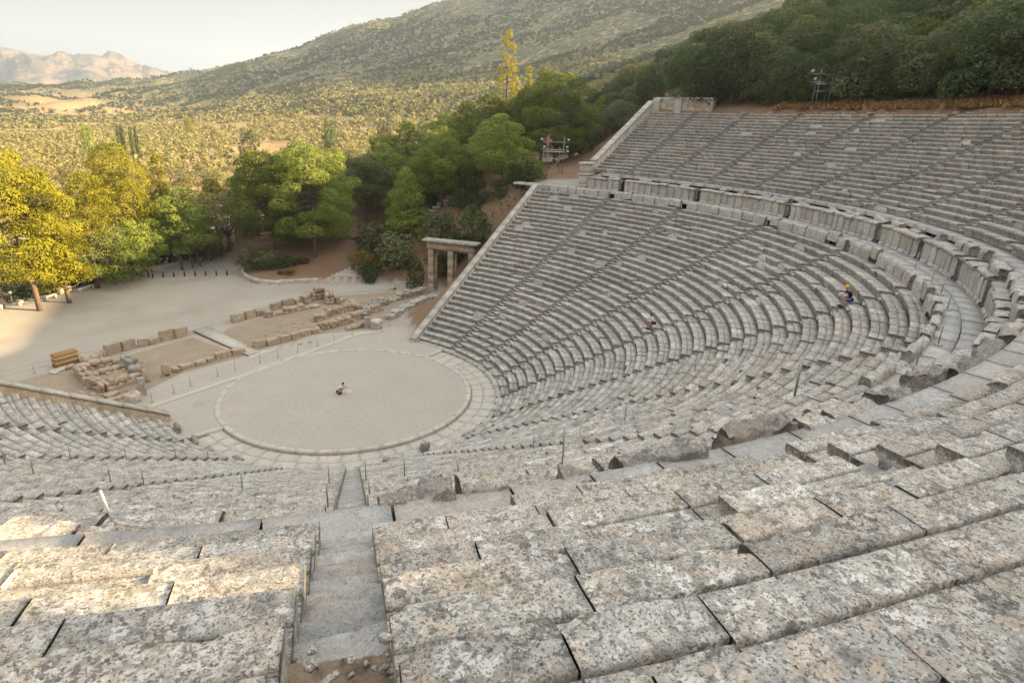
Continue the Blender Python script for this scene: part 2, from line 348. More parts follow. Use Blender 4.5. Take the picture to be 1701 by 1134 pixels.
def h_near(x, y):
    x = np.asarray(x, float); y = np.asarray(y, float)
    r, a = reff(x, y); aa = np.abs(a)
    zs = seat_z(np.clip(r, R_LOW, R_RIM)); rad_ = r+S_OUT
    # past the end walls
    dw = np.maximum(0, aa-END_LOW)*np.pi/180*rad_
    bank_lo = np.where(r < 38, zs-.4-.55*np.maximum(0, dw-.4), 0)
    dwu = np.maximum(0, aa-END_UP)*np.pi/180*rad_
    dn = (x-31.5)*.94+(y-12)*.34; W_ = 9+.85*np.maximum(0, y-14)
    slope = (Z_FLOOR-.1)*sstep(-.12, 1.12, dn/W_)*sstep(-1, 1.5, dn)+.10*np.maximum(0, dn-W_)
    rimu = Z_RIM+.35+.36*np.minimum(np.maximum(0, r-R_RIM), 120); top_ = np.where(r < R_RIM, zs-.6, rimu)
    sl2 = np.where(x > 0, slope, Z_FLOOR-.1-.4*np.maximum(0, dwu-10))
    path = np.where(r >= 37.5, sl2+(top_-sl2)*np.exp(-dwu/(2.5+.45*np.maximum(0, r-R_RIM))), -99)
    rimz = Z_RIM+.35+.36*np.minimum(np.maximum(0, r-R_RIM), 120)
    beyond = rimz-.35*np.maximum(0, dwu-6)-8*sstep(2, 30, dwu)*sstep(0, 25, r-R_RIM)
    z = np.where(r < R_LOW-.3, 0., np.where(aa < END_LOW, zs-.62, np.maximum(bank_lo, 0)))
    z = np.where((r >= 37.5) & (r < R_RIM+.2), np.where(aa < END_UP, zs-.62, np.maximum(path, 0)), z)
    z = np.where(r >= R_RIM+.2, np.where(aa < END_UP, rimu, np.maximum(path, 0)), z)
    # red earth slope on the right, its foot beyond the gate
    right = (x > 10) & (aa > END_LOW)
    z = np.where(right & (r < 38), np.maximum(slope*(y > 8), np.where(x < 27, z, 0)*np.clip(1-(y-9)/6, 0, 1)), z)
    z = np.where((r < 13.3) & (aa < 97), np.minimum(z, -.5), z)
    # planted island with its low wall
    isl = sstep(0, 6, island_d(x, y)); z = z+np.where(island_d(x, y) > 0, .55+.9*isl, 0)*(z < 3)
    # fall beyond the terrace edge
    nrm = np.array([-(TER_B-TER_A)[1], (TER_B-TER_A)[0]]); nrm = nrm/np.linalg.norm(nrm)
    de = (x-TER_A[0])*nrm[0]+(y-TER_A[1])*nrm[1]
    de = np.minimum(de, 1e9)
    z = z-np.where(z < 6, 5.5*sstep(.8, 22, de)*sstep(16, 4, np.abs(0*x)+np.maximum(0, x-8)*.9), 0)
    return z
ISL = [tuple(at(px, py, 0)[:2]) for px, py in ((405, 452), (404, 458), (412, 466), (430, 471), (455, 473), (490, 471), (528, 469))]
ISL_POLY = np.array(ISL+[tuple(at(600, 469, 0)[:2]), (44, 40), (50, 62), (20, 66)])
def island_d(x, y):
    """signed distance to the island polygon (positive inside), clipped"""
    x = np.asarray(x, float); y = np.asarray(y, float); ins = np.zeros(x.shape, bool); dm = np.full(x.shape, 1e9)
    n = len(ISL_POLY)
    for i in range(n):
        ax, ay = ISL_POLY[i]; bx, by = ISL_POLY[(i+1) % n]
        c = ((ay > y) != (by > y)) & (x < (bx-ax)*(y-ay)/(by-ay+1e-12)+ax); ins ^= c
        t = np.clip(((x-ax)*(bx-ax)+(y-ay)*(by-ay))/((bx-ax)**2+(by-ay)**2), 0, 1)
        dm = np.minimum(dm, np.hypot(x-ax-t*(bx-ax), y-ay-t*(by-ay)))
    return np.where(ins, dm, -dm)

# far terrain: columns of (distance from the camera, pixel row) or (distance, -height) read along one bearing
def col(px, *dy):
    out = []
    for d, y in dy:
        out.append((d, CAM[2]+d*tan_el(px, y) if y is not None else 0))
    return bearing_of(px), out
FARC = [
    (-95, [(110, -2), (200, -6), (600, -6), (1500, 20), (2200, 60), (2700, 30)]),
    col(-700, (110, 440), (180, 340), (300, 270), (700, 212), (1100, 180), (1600, 150), (2100, 138), (2700, 150)),
    col(0, (120, 430), (180, 338), (300, 275), (700, 222), (1100, 190), (1600, 160), (2100, 138), (2700, 150)),
    col(120, (120, 425), (180, 335), (300, 277), (700, 222), (1100, 191), (1600, 164), (2100, 140), (2700, 152)),
    col(200, (120, 425), (180, 332), (300, 278), (700, 222), (1100, 192), (1600, 170), (2100, 147), (2700, 160)),
    col(265, (120, 415), (180, 330), (300, 278), (700, 223), (1100, 190), (1600, 160), (2000, 141), (2600, 150)),
    col(350, (120, 410), (180, 325), (300, 278), (600, 225), (900, 192), (1250, 165), (1600, 135), (1900, 117), (2600, 128)),
    col(500, (120, 400), (180, 320), (300, 272), (500, 225), (700, 192), (1000, 155), (1300, 122), (1750, 80), (2500, 92)),
    col(620, (120, 390), (180, 318), (300, 262), (500, 212), (700, 175), (1000, 140), (1300, 100), (1800, 47), (2500, 60)),
    col(750, (120, 370), (200, 308), (300, 256), (450, 212), (600, 178), (900, 132), (1200, 85), (1800, 13), (2500, 20)),
    col(900, (120, 350), (200, 270), (300, 232), (450, 188), (600, 158), (900, 105), (1200, 50), (1800, -40), (2500, -30)),
    col(1000, (100, 260), (140, 190), (175, 160), (240, 178), (320, 150), (450, 132), (600, 118), (900, 65), (1200, 8), (1800, -80), (2500, -70)),
    col(1130, (100, 172), (150, 135), (195, 118), (260, 125), (350, 104), (450, 86), (600, 74), (900, 40), (1200, -5), (1800, -110), (2500, -100)),
    col(1270, (85, 175), (120, 120), (200, 45), (280, 60), (400, 45), (600, 20), (900, -20), (1200, -60), (1800, -140), (2500, -130)),
    col(1500, (70, 165), (110, 100), (190, 0), (280, -10), (600, -20), (1200, -60), (2500, -80)),
    (100, [(70, 35), (120, 50), (200, 74), (300, 85), (600, 110), (1500, 130), (2700, 130)]),
    (117, [(60, 36), (120, 48), (200, 72), (300, 75), (600, 80), (2700, 60)]),
    (128, [(45, 30), (110, 42), (195, 62), (300, 62), (600, 60), (2700, 50)]),
    (137, [(40, 29), (100, 35), (190, 48), (300, 46), (600, 40), (2700, 40)]),
    (150, [(40, 28), (100, 30), (190, 38), (300, 36), (600, 30), (2700, 30)]),
    (180, [(30, 25), (100, 24), (200, 28), (300, 26), (2700, 10)]),
    (230, [(30, 21), (100, 10), (200, 0), (2700, 0)]),
    (265, [(110, -2), (200, -6), (600, -6), (1500, 20), (2200, 60), (2700, 30)])]
def h_far(b, d):
    """height at bearing b (deg) and distance d from the camera"""
    bs = np.array([c[0] for c in FARC]); ld = np.log(np.maximum(d, 20)); H = []
    for _, pr in FARC:
        H.append(np.interp(ld, np.log([p[0] for p in pr]), [p[1] for p in pr]))
    H = np.array(H); b = (np.asarray(b)+95) % 360-95
    i = np.clip(np.searchsorted(bs, b)-1, 0, len(bs)-2); t = np.clip((b-bs[i])/(bs[i+1]-bs[i]), 0, 1)
    idx = np.arange(H.shape[1]) if H.ndim == 2 else None
    return H[i, idx]*(1-t)+H[i+1, idx]*t
SH = (sin(RAD(SUN_B)), cos(RAD(SUN_B))); TE = math.tan(RAD(SUN_E))
CREST_T = [-400, -60, -30, 5, 20, 34, 45, 65, 95, 150, 250, 470, 600, 640, 820, 980, 1043, 1150, 1380, 1600, 2500]
CREST_K = [8, 12.72, 12.4, 12, 15, 18.2, 19.6, 23, 25.5, 29, 30, 45, 58, 68, 142, 213, 262, 300, 362, 392, 420]  # heights of the unseen crest, set by where its shadow should end
def h_crest(x, y):
    """unseen mountain on the right and behind, crest shaped to keep the low sun off the theatre"""
    sg = x*SH[0]+y*SH[1]; t = -x*SH[1]+y*SH[0]; K = np.interp(t, CREST_T, CREST_K)
    sc_ = np.maximum(150, 1.02*t+100); zc = K+TE*sc_; s0 = np.where(t < 200, np.clip(sg*0+20, 20, 60), sc_*.45)
    up_ = Z_RIM+(zc-Z_RIM)*np.clip((sg-s0)/(sc_-s0), 0, 1)**.9
    return np.where(sg > sc_, zc-.12*(sg-sc_), up_)
def height(x, y):
    x = np.atleast_1d(np.asarray(x, float)); y = np.atleast_1d(np.asarray(y, float)); sh = x.shape; x = x.ravel(); y = y.ravel()
    dx, dy = x-CAM[0], y-CAM[1]; d = np.hypot(dx, dy); b = np.degrees(np.arctan2(dx, dy))
    zn = h_near(x, y); zf = sum(h_far(b+o_, d) for o_ in (-3.6, -2, -.8, .8, 2, 3.6))/6
    relief = fbm(x/70, y/70, 0, 5, 3)*np.clip(d/260, 0, 6)*sstep(-8, 30, zf-0*x)+fbm(x/260, y/260, 0, 5, 9, .6)*14*sstep(700, 1500, d)
    bb = (b+95) % 360-95; kb = sstep(86, 99, bb)*sstep(225, 190, bb)
    zf = zf+relief*(1-kb*.85); zf = zf*(1-kb)+h_crest(x, y)*kb
    r, a = reff(x, y); k = sstep(96, 128, d)*sstep(R_RIM+4, R_RIM+26, r)
    back = sstep(85, 105, (b+95) % 360-95)*sstep(R_RIM+1, R_RIM+14, r); k = np.maximum(k, back*sstep(30, 60, d))
    sg = x*SH[0]+y*SH[1]; t = -x*SH[1]+y*SH[0]; lim = np.interp(t, CREST_T, CREST_K)+TE*sg-3.5
    lk = sstep(215, 260, d)*sstep(56, 62, bb)*sstep(99, 93, bb)*(d < 1100); zf = np.where(lk > 0, zf*(1-lk)+np.minimum(zf, lim)*lk, zf)
    zz = zn*(1-k)+zf*k; ck = (sg > 15)*(r > R_RIM+.5)*sstep(93, 100, bb)*(bb < 230)*(d < 400); lim2 = np.maximum(np.interp(t, CREST_T, CREST_K)+TE*sg, Z_RIM+.2)
    return np.where(ck > 0, zz*(1-ck)+np.minimum(zz, lim2)*ck, zz).reshape(sh)
def hz(x, y): return float(height(x, y)[0])

def axis(lo, hi, s, far, g=1.07):
    a = list(np.arange(lo, hi+1e-6, s)); st = s; v = hi
    while v < far: st *= g; v += st; a.append(v)
    st = s; v = lo; pre = []
    while v > -far: st *= g; v -= st; pre.append(v)
    return np.array(pre[::-1]+a)
def grid_faces(nx, ny):
    i, j = np.meshgrid(np.arange(nx-1), np.arange(ny-1), indexing='ij'); k = (i*ny+j).ravel()
    return np.stack([k, k+ny, k+ny+1, k+1], 1)
gx = axis(-62, 75, .8, 260); gy = axis(-66, 68, .8, 260)
GX, GY = np.meshgrid(gx, gy, indexing='ij'); GZ = height(GX, GY)
gr, ga = reff(GX, GY)
rough = np.where((gr > 12) & (GZ > .3), 1, .12)*sstep(-1, 1, GZ*0+1)
GZ = GZ+fbm(GX/2.3, GY/2.3, 0, 4, 5)*.10*rough
dcam = np.hypot(GX-CAM[0], GY-CAM[1]); GZ = GZ-sstep(140, 165, dcam)*6
flat = (GZ < .25)&(GZ > -1.2)
isld = island_d(GX, GY)
tone = np.where(flat & (isld < 0), 1., 0.)
tone = np.maximum(tone, sstep(3.5, 1.5, np.abs(gr-41.5))*(np.abs(ga) > END_UP)*(GX > 0)*(np.abs(ga) < 103))   # gravel path at walkway level
tone = np.clip(tone+fbm(GX/3, GY/3, 0, 3, 8)*.25*(tone > 0), 0, 1)
me = mesh_from("ground", np.stack([GX, GY, GZ], -1).reshape(-1, 3), [grid_faces(len(gx), len(gy))], tone.ravel(), True)
tag(link("ground", me, M['ground']), kind="structure")

# hills and plain beyond, one polar sheet
ba = np.concatenate([np.arange(-110, 6, 2.), np.arange(6, 94, .16), np.arange(94, 150, .5), np.arange(150, 250.1, 2.)])
da = 128*np.exp(np.linspace(0, math.log(2700/128.), 190))
BB, DD = np.meshgrid(ba, da, indexing='ij'); XX = CAM[0]+DD*np.sin(np.radians(BB)); YY = CAM[1]+DD*np.cos(np.radians(BB))
ZZ = height(XX, YY)-sstep(150, 134, DD)*5
HT = h_far(BB.ravel(), DD.ravel()).reshape(BB.shape)
plainness = sstep(12, 2, HT+0*DD)*1.
scr = (.5*sstep(15, 45, ZZ)+.2+.35*sstep(6, 16, ZZ))*(1-.3*sstep(30, 24, BB)*sstep(800, 1000, DD))+.22*fbm(XX/90, YY/90, 0, 3, 4)+.35*sstep(40, 70, ZZ)+.6*sstep(58, 66, BB)
me = mesh_from("hills", np.stack([XX, YY, ZZ], -1).reshape(-1, 3), [grid_faces(len(ba), len(da))[:, ::-1]], np.clip(scr, 0, 1).ravel(), True)
tag(link("hills", me, M['hills']), kind="structure")

# rocky mountain far behind on the left
def mountain():
    cols = [(-520, 60), (-300, 84), (-120, 92), (0, 76), (40, 82), (65, 88), (85, 92), (110, 96), (130, 97), (160, 92), (175, 91), (190, 95), (203, 91), (225, 99), (250, 110), (275, 121), (300, 131), (330, 142), (380, 160)]
    pxs = np.array([c[0] for c in cols]); bs = np.array([bearing_of(c[0]) for c in cols]); te = np.array([tan_el(c[0], c[1]) for c in cols])
    b = np.linspace(bs[0], bs[-1], 420); D0 = 5200.
    prof = np.interp(b, bs, te)*D0+CAM[2]
    t = np.linspace(-.55, 1, 90); V = []
    for k in t:
        d = D0-np.clip(k, -1, 1)*1500 if k > 0 else D0-k*1200
        zz = prof*(1-abs(k)**1.15)-30*abs(k)
        x = CAM[0]+d*np.sin(np.radians(b)); y = CAM[1]+d*np.cos(np.radians(b))
        rel = fbm(x/420, y/420, 0, 6, 21, .58); rdg = 1-np.abs(vn(x/300, y/520, 0, 31))*2
        zz = zz+(rel*58+rdg*42)*1.25*np.sin(np.clip(abs(k), 0, 1)*pi)**1.9*np.clip(prof/300, .1, 1)+fbm(x/90, y/90, 0, 3, 5)*2.5
        V.append(np.stack([x, y, zz], -1))
    V = np.concatenate(V)
    me = mesh_from("mountain", V, [grid_faces(len(t), len(b))], None, True)
    tag(link("mountain", me, M['rock']), kind="structure")
mountain()

def ring_sheet(name, r0, r1, z, mat, a0=-180, a1=180, side=0, n=180, dz=0., kind="structure"):
    a = np.linspace(a0, a1, n+1); rs = np.array([r0, r1]); V = []
    for r in rs:
        x, y = polar(side, a, r); V.append(np.stack([x, y, np.full(len(a), z)], -1))
    me = mesh_from(name, np.concatenate(V), [grid_faces(2, n+1)[:, ::-1]])
    return tag(link(name, me, mat), kind=kind)
# ------------------------------------------------------------------ stone block builder
ROWS_SEEN = {}
PROF_SEAT = lambda d, h: np.array([(.09, -h-.12), (.085, -.20), (.03, -.165), (.0, -.135), (.0, -.014), (.012, 0), (.19, .001), (.360, .0), (.364, -.085), (.390, -.085), (.394, -.012), (.56, -.016), (d+.03, -.016), (d+.03, -h)])
def densify(P, s):
    out = [P[0]]
    for a, b in zip(P[:-1], P[1:]):
        k = max(1, int(math.ceil(np.linalg.norm(b-a)/s)))
        out += [a+(b-a)*i/k for i in range(1, k+1)]
    return np.array(out)
def arc_block(mb, side, a0, a1, r, z, prof, tone, lod=0, skew=0., tilt=0., chips=None, wear=1., rug=0.):
    """a block following the arc: prof = open polyline (dr, dz) from the front foot over the top to the back foot"""
    rm = r+(S_OUT if side else 0); L = abs(a1-a0)*pi/180*rm
    if lod == 2: n = max(4, int(L/.06)); P = densify(prof, .06)
    elif lod == 1: n = max(2, int(L/.28)); P = densify(prof, .3)
    else: n = max(1, int(L/.9)); P = prof
    a = np.linspace(a0, a1, n+1); A = a[:, None]; R_ = r+P[None, :, 0]+0*A; Z_ = z+P[None, :, 1]+0*A
    u = np.linspace(-.5, .5, n+1)[:, None]; R_ = R_+u*skew; Z_ = Z_+u*tilt
    if lod:
        x, y = polar(side, A+0*R_, R_)
        am = .55 if lod == 1 else 1.
        top = np.clip(1+P[:, 1]/.25, 0, 1)[None]; edge = np.exp(-((P[:, 0]-.01)**2+(P[:, 1])**2)/.0007)[None]
        Z_ = Z_+fbm(x*3.1, y*3.1, Z_*3.1, 3, 40)*.004*am*wear*top
        er = np.clip(fbm(x*4.3, y*4.3, Z_*2, 3, 51)-.28, 0, 1)
        Z_ = Z_-er*edge*.045*am*wear; R_ = R_+er*edge*.05*am*wear
        R_ = R_+fbm(x*5, y*5, Z_*5+4, 3, 60)*.006*am*wear
        if rug: Z_ = Z_-(np.abs(fbm(x*2.3, y*2.3, 0, 4, 71))+.2*fbm(x*7, y*7, 0, 2, 73))*rug*top; R_ = R_+fbm(x*2.6, y*2.6, Z_*3, 4, 72)*rug*.45
        A = A+fbm(x*4, y*4, Z_*4+9, 2, 61)*.005*am*wear*57.3/rm
        for _ in range(chips if chips is not None else (1 if random.random() < .55 else 0)):
            ca = random.choice([a0, a1, a0+(a1-a0)*random.random()]); cr = random.uniform(.05, .16)
            d = np.sqrt(((A-ca)*pi/180*rm)**2+(R_-r)**2+(Z_-z)**2)
            k = np.clip(1-d/cr, 0, 1); Z_ = Z_-k*cr*.65; R_ = R_+k*cr*.45
    x, y = polar(side, A+0*R_, R_); V = np.stack([x, y, Z_], -1); m = P.shape[0]
    F = grid_faces(n+1, m)[:, ::-1] if True else None
    mb.add(V.reshape(-1, 3), [F, np.arange(m)[None], (n*m+np.arange(m))[::-1][None]], tone)
def dist_cam(side, a, r, z):
    p = polar(side, a, r, z); return np.linalg.norm(p-CAM)
def lod_for(side, a, r, z):
    d = dist_cam(side, a, r, z); return 2 if d < 11 else (1 if d < 26 else 0)
def row_blocks(mb, side, a0, a1, r, z, d, h, broken=.05, blk=(.75, 1.75), seed_tone=0.):
    rm = r+(S_OUT if side else 0); a = a0; g = .012*57.3/rm
    while a < a1-1e-6:
        L = random.uniform(*blk)*57.3/rm
        e = a1 if a1-a-L < .55*57.3/rm else a+L
        lod = lod_for(side, (a+e)/2, r, z)
        jf = .35 if a < -40 else 1.; dz = random.gauss(0, .008)*jf; dr = random.gauss(0, .008)*jf; tilt = random.gauss(0, .009)*jf; skew = random.gauss(0, .008)*jf
        q = random.random()/(jf*1.0) if jf < 1 else random.random(); prof = PROF_SEAT(d, h)
        if q < broken: dz -= random.uniform(.03, .12); dr += random.uniform(-.06, .10); tilt += random.gauss(0, .05)
        elif q < broken*1.5:
            prof = prof.copy(); prof[2:6, 0] += random.uniform(.1, .26); prof[:, 1] = np.minimum(prof[:, 1], random.uniform(-.06, .02))
            prof[:, 0] = np.maximum.accumulate(prof[:, 0])
        gg = g*(3.4 if random.random() < .12 else (1.8 if lod == 2 else 1.2))*random.uniform(.5, 1.2)
        arc_block(mb, side, a+gg/2, e-gg/2, r+dr, z+dz, prof, float(np.clip((.95 if random.random() < .035 else .5)+random.gauss(0, .12 if a > -40 else .06)+seed_tone, 0, 1)), lod, skew, tilt)
        a = e
def ordn(i): return ["first", "second", "third", "fourth", "fifth", "sixth", "seventh", "eighth", "ninth", "tenth", "eleventh", "twelfth", "thirteenth", "fourteenth", "fifteenth", "sixteenth", "seventeenth", "eighteenth", "nineteenth", "twentieth", "twenty-first", "twenty-second", "twenty-third", "twenty-fourth"][i]
LOW_ST = [-(END_LOW-.5), -85.3, -72, -54, -36, -18, 0, 18, 36, 54, 72, 85.3, END_LOW-.5]
UP_ST = [-(END_UP), -85.3, -78.7]+[-72+9*i for i in range(17)]+[78.7, 85.3, END_UP]
SW = .40                                                   # half width of a stairway
HID_L = 2
def hidden(p):      # clearly outside the frame (behind or left of the camera view)?
    d = np.asarray(p)-CAM; w_ = d@FW
    if w_ < .3: return True
    x = PW/2+FOC*(d@RT)/w_; y = PH/2-FOC*(d@UP)/w_
    return x < -260 or x > PW+260 or y > PH+400 or y < -300
def fan_of(a0, a1):
    m = (a0+a1)/2; return side_of(m)
# lower block: wedges between stairways
for i in range(len(LOW_ST)-1):
    a0, a1 = LOW_ST[i], LOW_ST[i+1]; s = fan_of(a0, a1); ri = len(LOW_ST)-2-i
    base = polar(s, (a0+a1)/2, R_LOW, 0)
    t = empty("seating_wedge", base, f"lower wedge of curved stone seats, {ordn(ri)} counting leftward from the right-hand parapet", "stone seating", "lower wedges of stone seats")
    for k in range(N_LOW):
        r = R_LOW+k*D_LOW; z = Z_LOW+k*H_LOW; rm = r+(S_OUT if s else 0)
        if all(hidden(polar(s, a, r, z)) for a in np.linspace(a0, a1, 5)): continue
        w0 = SW*57.3/rm*(0 if i == 0 else 1); w1 = SW*57.3/rm*(0 if i == len(LOW_ST)-2 else 1)
        mb = MB(); near_ruin = k < 2 and s == 0
        row_blocks(mb, s, a0+w0, a1-w1, r, z, D_LOW, H_LOW, .22 if near_ruin else .055, seed_tone=random.gauss(0, .05))
        mb.build("seat_row", M['stone'] if a1 < 20 and k > 14 else M['stone_far'], t, base)
# upper block
for i in range(len(UP_ST)-1):
    a0, a1 = UP_ST[i], UP_ST[i+1]; s = fan_of(a0, a1); ri = len(UP_ST)-2-i
    base = polar(s, (a0+a1)/2, R_UP, Z_UP-.5); t = None; swr, swl = (.295 if abs(a1+36) < 1 else SW), (.295 if abs(a0+36) < 1 else SW)
    for k in range(N_UP):
        r = R_UP+k*D_UP; z = Z_UP+k*H_UP; rm = r+(S_OUT if s else 0)
        if all(hidden(polar(s, a, r, z)) for a in np.linspace(a0, a1, 7)): continue
        if t is None:
            t = empty("seating_wedge", base, f"upper wedge of curved stone seats, {ordn(ri)} counting from the tall right-hand end wall", "stone seating", "upper wedges of stone seats")
        w0 = swl*57.3/rm*(0 if i == 0 else 1); w1 = swr*57.3/rm*(0 if i == len(UP_ST)-2 else 1)
        mb = MB(); row_blocks(mb, s, a0+w0, a1-w1, r, z, D_UP, H_UP, .05, (.8, 1.9), random.gauss(0, .04))
        mb.build("seat_row", M['stone'] if a1 < 30 else M['stone_far'], t, base)
# stairways
def stair_blocks(mb, s, a, r0, z0, d, h, k, tone=.36):
    r = r0+k*d; z = z0+k*h; rm = r+(S_OUT if s else 0); lod = lod_for(s, a, r, z)
    for j in range(2):
        rr = r+j*d/2; zz = z-h*(.84-.5*j); hw = (SW-.012)*57.3/rm
        pr = np.array([(.03, -.36), (.03, -.05), (0, -.035), (.0, -.012), (.02, 0), (d/4, -.008), (d/2-.012, -.004), (d/2-.012, -.3)])
        arc_block(mb, s, a-hw, a+hw, rr+random.gauss(0, .012), zz+random.gauss(0, .006), pr, float(np.clip(tone+random.gauss(0, .14), 0, 1)), lod, random.gauss(0, .03), random.gauss(0, .02), 2 if random.random() < .5 else 0, 1.3)
for i, a in enumerate(LOW_ST):
    s = side_of(a)
    if i in (0, len(LOW_ST)-1): continue
    if all(hidden(polar(s, a, r, Z_LOW+(r-R_LOW)*.54)) for r in (13, 20, 28, 37)): continue
    base = polar(s, a, R_LOW, 0); ri = len(LOW_ST)-2-i; near = abs(a+36) < 1
    t = empty("stairway", base, ("lower flight of the straight stairway running down from the camera to the orchestra" if near else f"lower stone stairway, {ordn(ri)} counting leftward from the right-hand parapet"), "stairway", "lower radial stairways")
    for k0 in range(0, N_LOW, 1 if near else N_LOW):
        mb = MB()
        for k in range(k0, k0+(1 if near else N_LOW)): stair_blocks(mb, s, a, R_LOW, Z_LOW, D_LOW, H_LOW, k)
        mb.build("step", M['step'], t, base)
for i, a in enumerate(UP_ST):
    s = side_of(a)
    if i in (0, len(UP_ST)-1): continue
    if all(hidden(polar(s, a, r, Z_UP+(r-R_UP)*.51)) for r in (42, 46, 50, 55)): continue
    base = polar(s, a, R_UP, Z_UP-.6); ri = len(UP_ST)-2-i; near = abs(a+36) < 1
    t = empty("stairway", base, ("worn upper flight of steps in the foreground with bare earth where slabs are missing" if near else f"upper stone stairway, {ordn(ri)} counting from the tall right-hand end wall"), "stairway", "upper radial stairways")
    n_ = 5 if near else N_UP
    for k0 in range(0, n_, 1 if near else N_UP):
        mb = MB()
        for k in range(k0, k0+(1 if near else N_UP)): stair_blocks(mb, s, a, R_UP, Z_UP, D_UP, H_UP, k)
        mb.build("step", M['step'], t, base)
# bare earth and loose stones at the foot of the frame
def earth_patch():
    r = np.linspace(R_UP+4.9*D_UP, R_UP+12*D_UP, 260); hw = .46; u = np.linspace(-hw, hw, 60)
    Rr, U = np.meshgrid(r, u, indexing='ij'); x, y = polar(0, -36+U*57.3/Rr, Rr)
    z = Z_UP+(Rr-R_UP)*H_UP/D_UP-.47+fbm(x*2.5, y*2.5, 0, 5, 77)*.06+.07*np.abs(U/hw)**2+np.maximum(0, fbm(x*11, y*11, 0, 4, 78)-.25)*.06
    me = mesh_from("earth", np.stack([x, y, z], -1).reshape(-1, 3), [grid_faces(260, 60)[:, ::-1]], np.full(x.size, .25), True)
    tag(link("earth", me, M['ground']), kind="structure")
earth_patch()
def rock_mesh(size, seed, n=14, flat=.7, rough=.35):
    t = np.linspace(0, pi, n); p = np.linspace(0, 2*pi, 2*n, endpoint=False); T, Pp = np.meshgrid(t, p, indexing='ij')
    d = np.stack([np.sin(T)*np.cos(Pp), np.sin(T)*np.sin(Pp), np.cos(T)], -1)
    k = 1+rough*fbm(d[..., 0]*1.6+seed, d[..., 1]*1.6, d[..., 2]*1.6, 4, seed)
    sq = np.abs(d)**.62*np.sign(d); V = sq*k[..., None]*np.array(size)/2*np.array([1, 1, flat/.7])
    i, j = np.meshgrid(np.arange(n-1), np.arange(2*n), indexing='ij'); j2 = (j+1) % (2*n)
    F = np.stack([i*2*n+j, (i+1)*2*n+j, (i+1)*2*n+j2, i*2*n+j2], -1).reshape(-1, 4)
    return V.reshape(-1, 3), F
RK = 0
def rock(p, size, label, group, mat='stone_warm', name="stone_block", rz=None, cat="stone", rough=.25, tone=None, tilt=0.):
    """irregular block resting with its base at p"""
    global RK; RK += 1
    V, F = rock_mesh(size, RK, 12, .7, rough); V[:, 2] -= V[:, 2].min(); V[:, 2] -= .03
    V[:, 2] += V[:, 0]*tilt
    o = link(name, mesh_from(name, V, [F], np.full(len(V), random.uniform(.3, .75) if tone is None else tone)), M[mat])
    o.location = p; o.rotation_euler.z = random.uniform(0, 6.28) if rz is None else rz
    return tag(o, label, cat, group)
for (px, py, sx, sy, sz_, lab) in ((640, 1060, .20, .16, .14, "brown rounded loose stone at the right edge of the earth gap"), (583, 1092, .13, .10, .08, "small pale flat pebble in the middle of the earth gap"), (515, 1105, .15, .18, .13, "pale broken stone at the left edge of the earth gap"), (517, 1078, .12, .10, .08, "small crumbled stone under the last stair slab"), (621, 1105, .07, .05, .05, "tiny pebble right of the earth gap centre"), (545, 1124, .30, .10, .06, "long thin broken flake lying across the earth")):
    zz = Z_UP+(47-R_UP)*H_UP/D_UP-.38; p = at(px, py, zz); rr = math.hypot(p[0], p[1]); p = at(px, py, Z_UP+(rr-R_UP)*H_UP/D_UP-.44)
    rock(tuple(p), (sx*.42, sy*.42, sz_*.4), lab, "loose stones in the stair gap", 'stone', "loose_stone")
mbs = MB(); rg = random.Random(3)
for i in range(120):
    rr = R_UP+rg.uniform(4.7, 7.5)*D_UP; uu = rg.choice([-1, 1])*(.33-abs(rg.gauss(0, .12))); p = polar(0, -36+uu*57.3/rr, rr, Z_UP+(rr-R_UP)*H_UP/D_UP-.45)
    sz_ = rg.uniform(.015, .06); V, F = rock_mesh((sz_, sz_*rg.uniform(.6, 1.), sz_*.7), 900+i, 6); mbs.add(V+p+[0, 0, .02], [F], rg.uniform(.2, .9))
tag(mbs.build("gravel", M['stone']), "small gravel and crumbs of stone on the bare earth of the stair gap", "gravel", kind="stuff")
# the orchestra: packed earth, stone kerb ring, sunken paved channel, centre stone
ring_sheet("orchestra_floor", 0.0, 9.72, .03, M['orch'])
t = empty("kerb_ring", (0, 0, 0), "pale circular stone kerb around the earth orchestra", "kerb")
nk = 44; pr = np.array([(0, -.32), (0, 0), (.02, .035), (.10, .05), (.34, .045), (.40, .02), (.42, -.02), (.42, -.34)])
for k in range(nk):
    a = -180+k*360/nk; vis = (a > -128 and a < 118)
    mb = MB(); pp = pr if vis else pr*np.array([1, .7])
    arc_block(mb, 0, a+.004, a+360/nk-.004, 9.70, .045, pp, random.uniform(.72, .86), 1, 0, 0, 0, 0.)
    mb.build("kerb_stone", M['stone_pale'], t)
def channel():
    a = np.linspace(-98, 98, 220); rs = np.linspace(10.14, 12.35, 8); A, Rr = np.meshgrid(a, rs, indexing='ij')
    x, y = polar(0, A, Rr); z = -.16+0*x
    me = mesh_from("paved_channel", np.stack([x, y, z], -1).reshape(-1, 3), [grid_faces(220, 8)])
    return tag(link("paved_channel", me, M['soil']), kind="structure")
ring_sheet("gangway_floor", 10.1, 17.5, .012, M["orch"], 97.3, 262.7)
t = empty("channel_paving", (0, 0, -.15), "ring of pale slabs in the sunken channel between kerb and first seats", "paving")
a = -97.
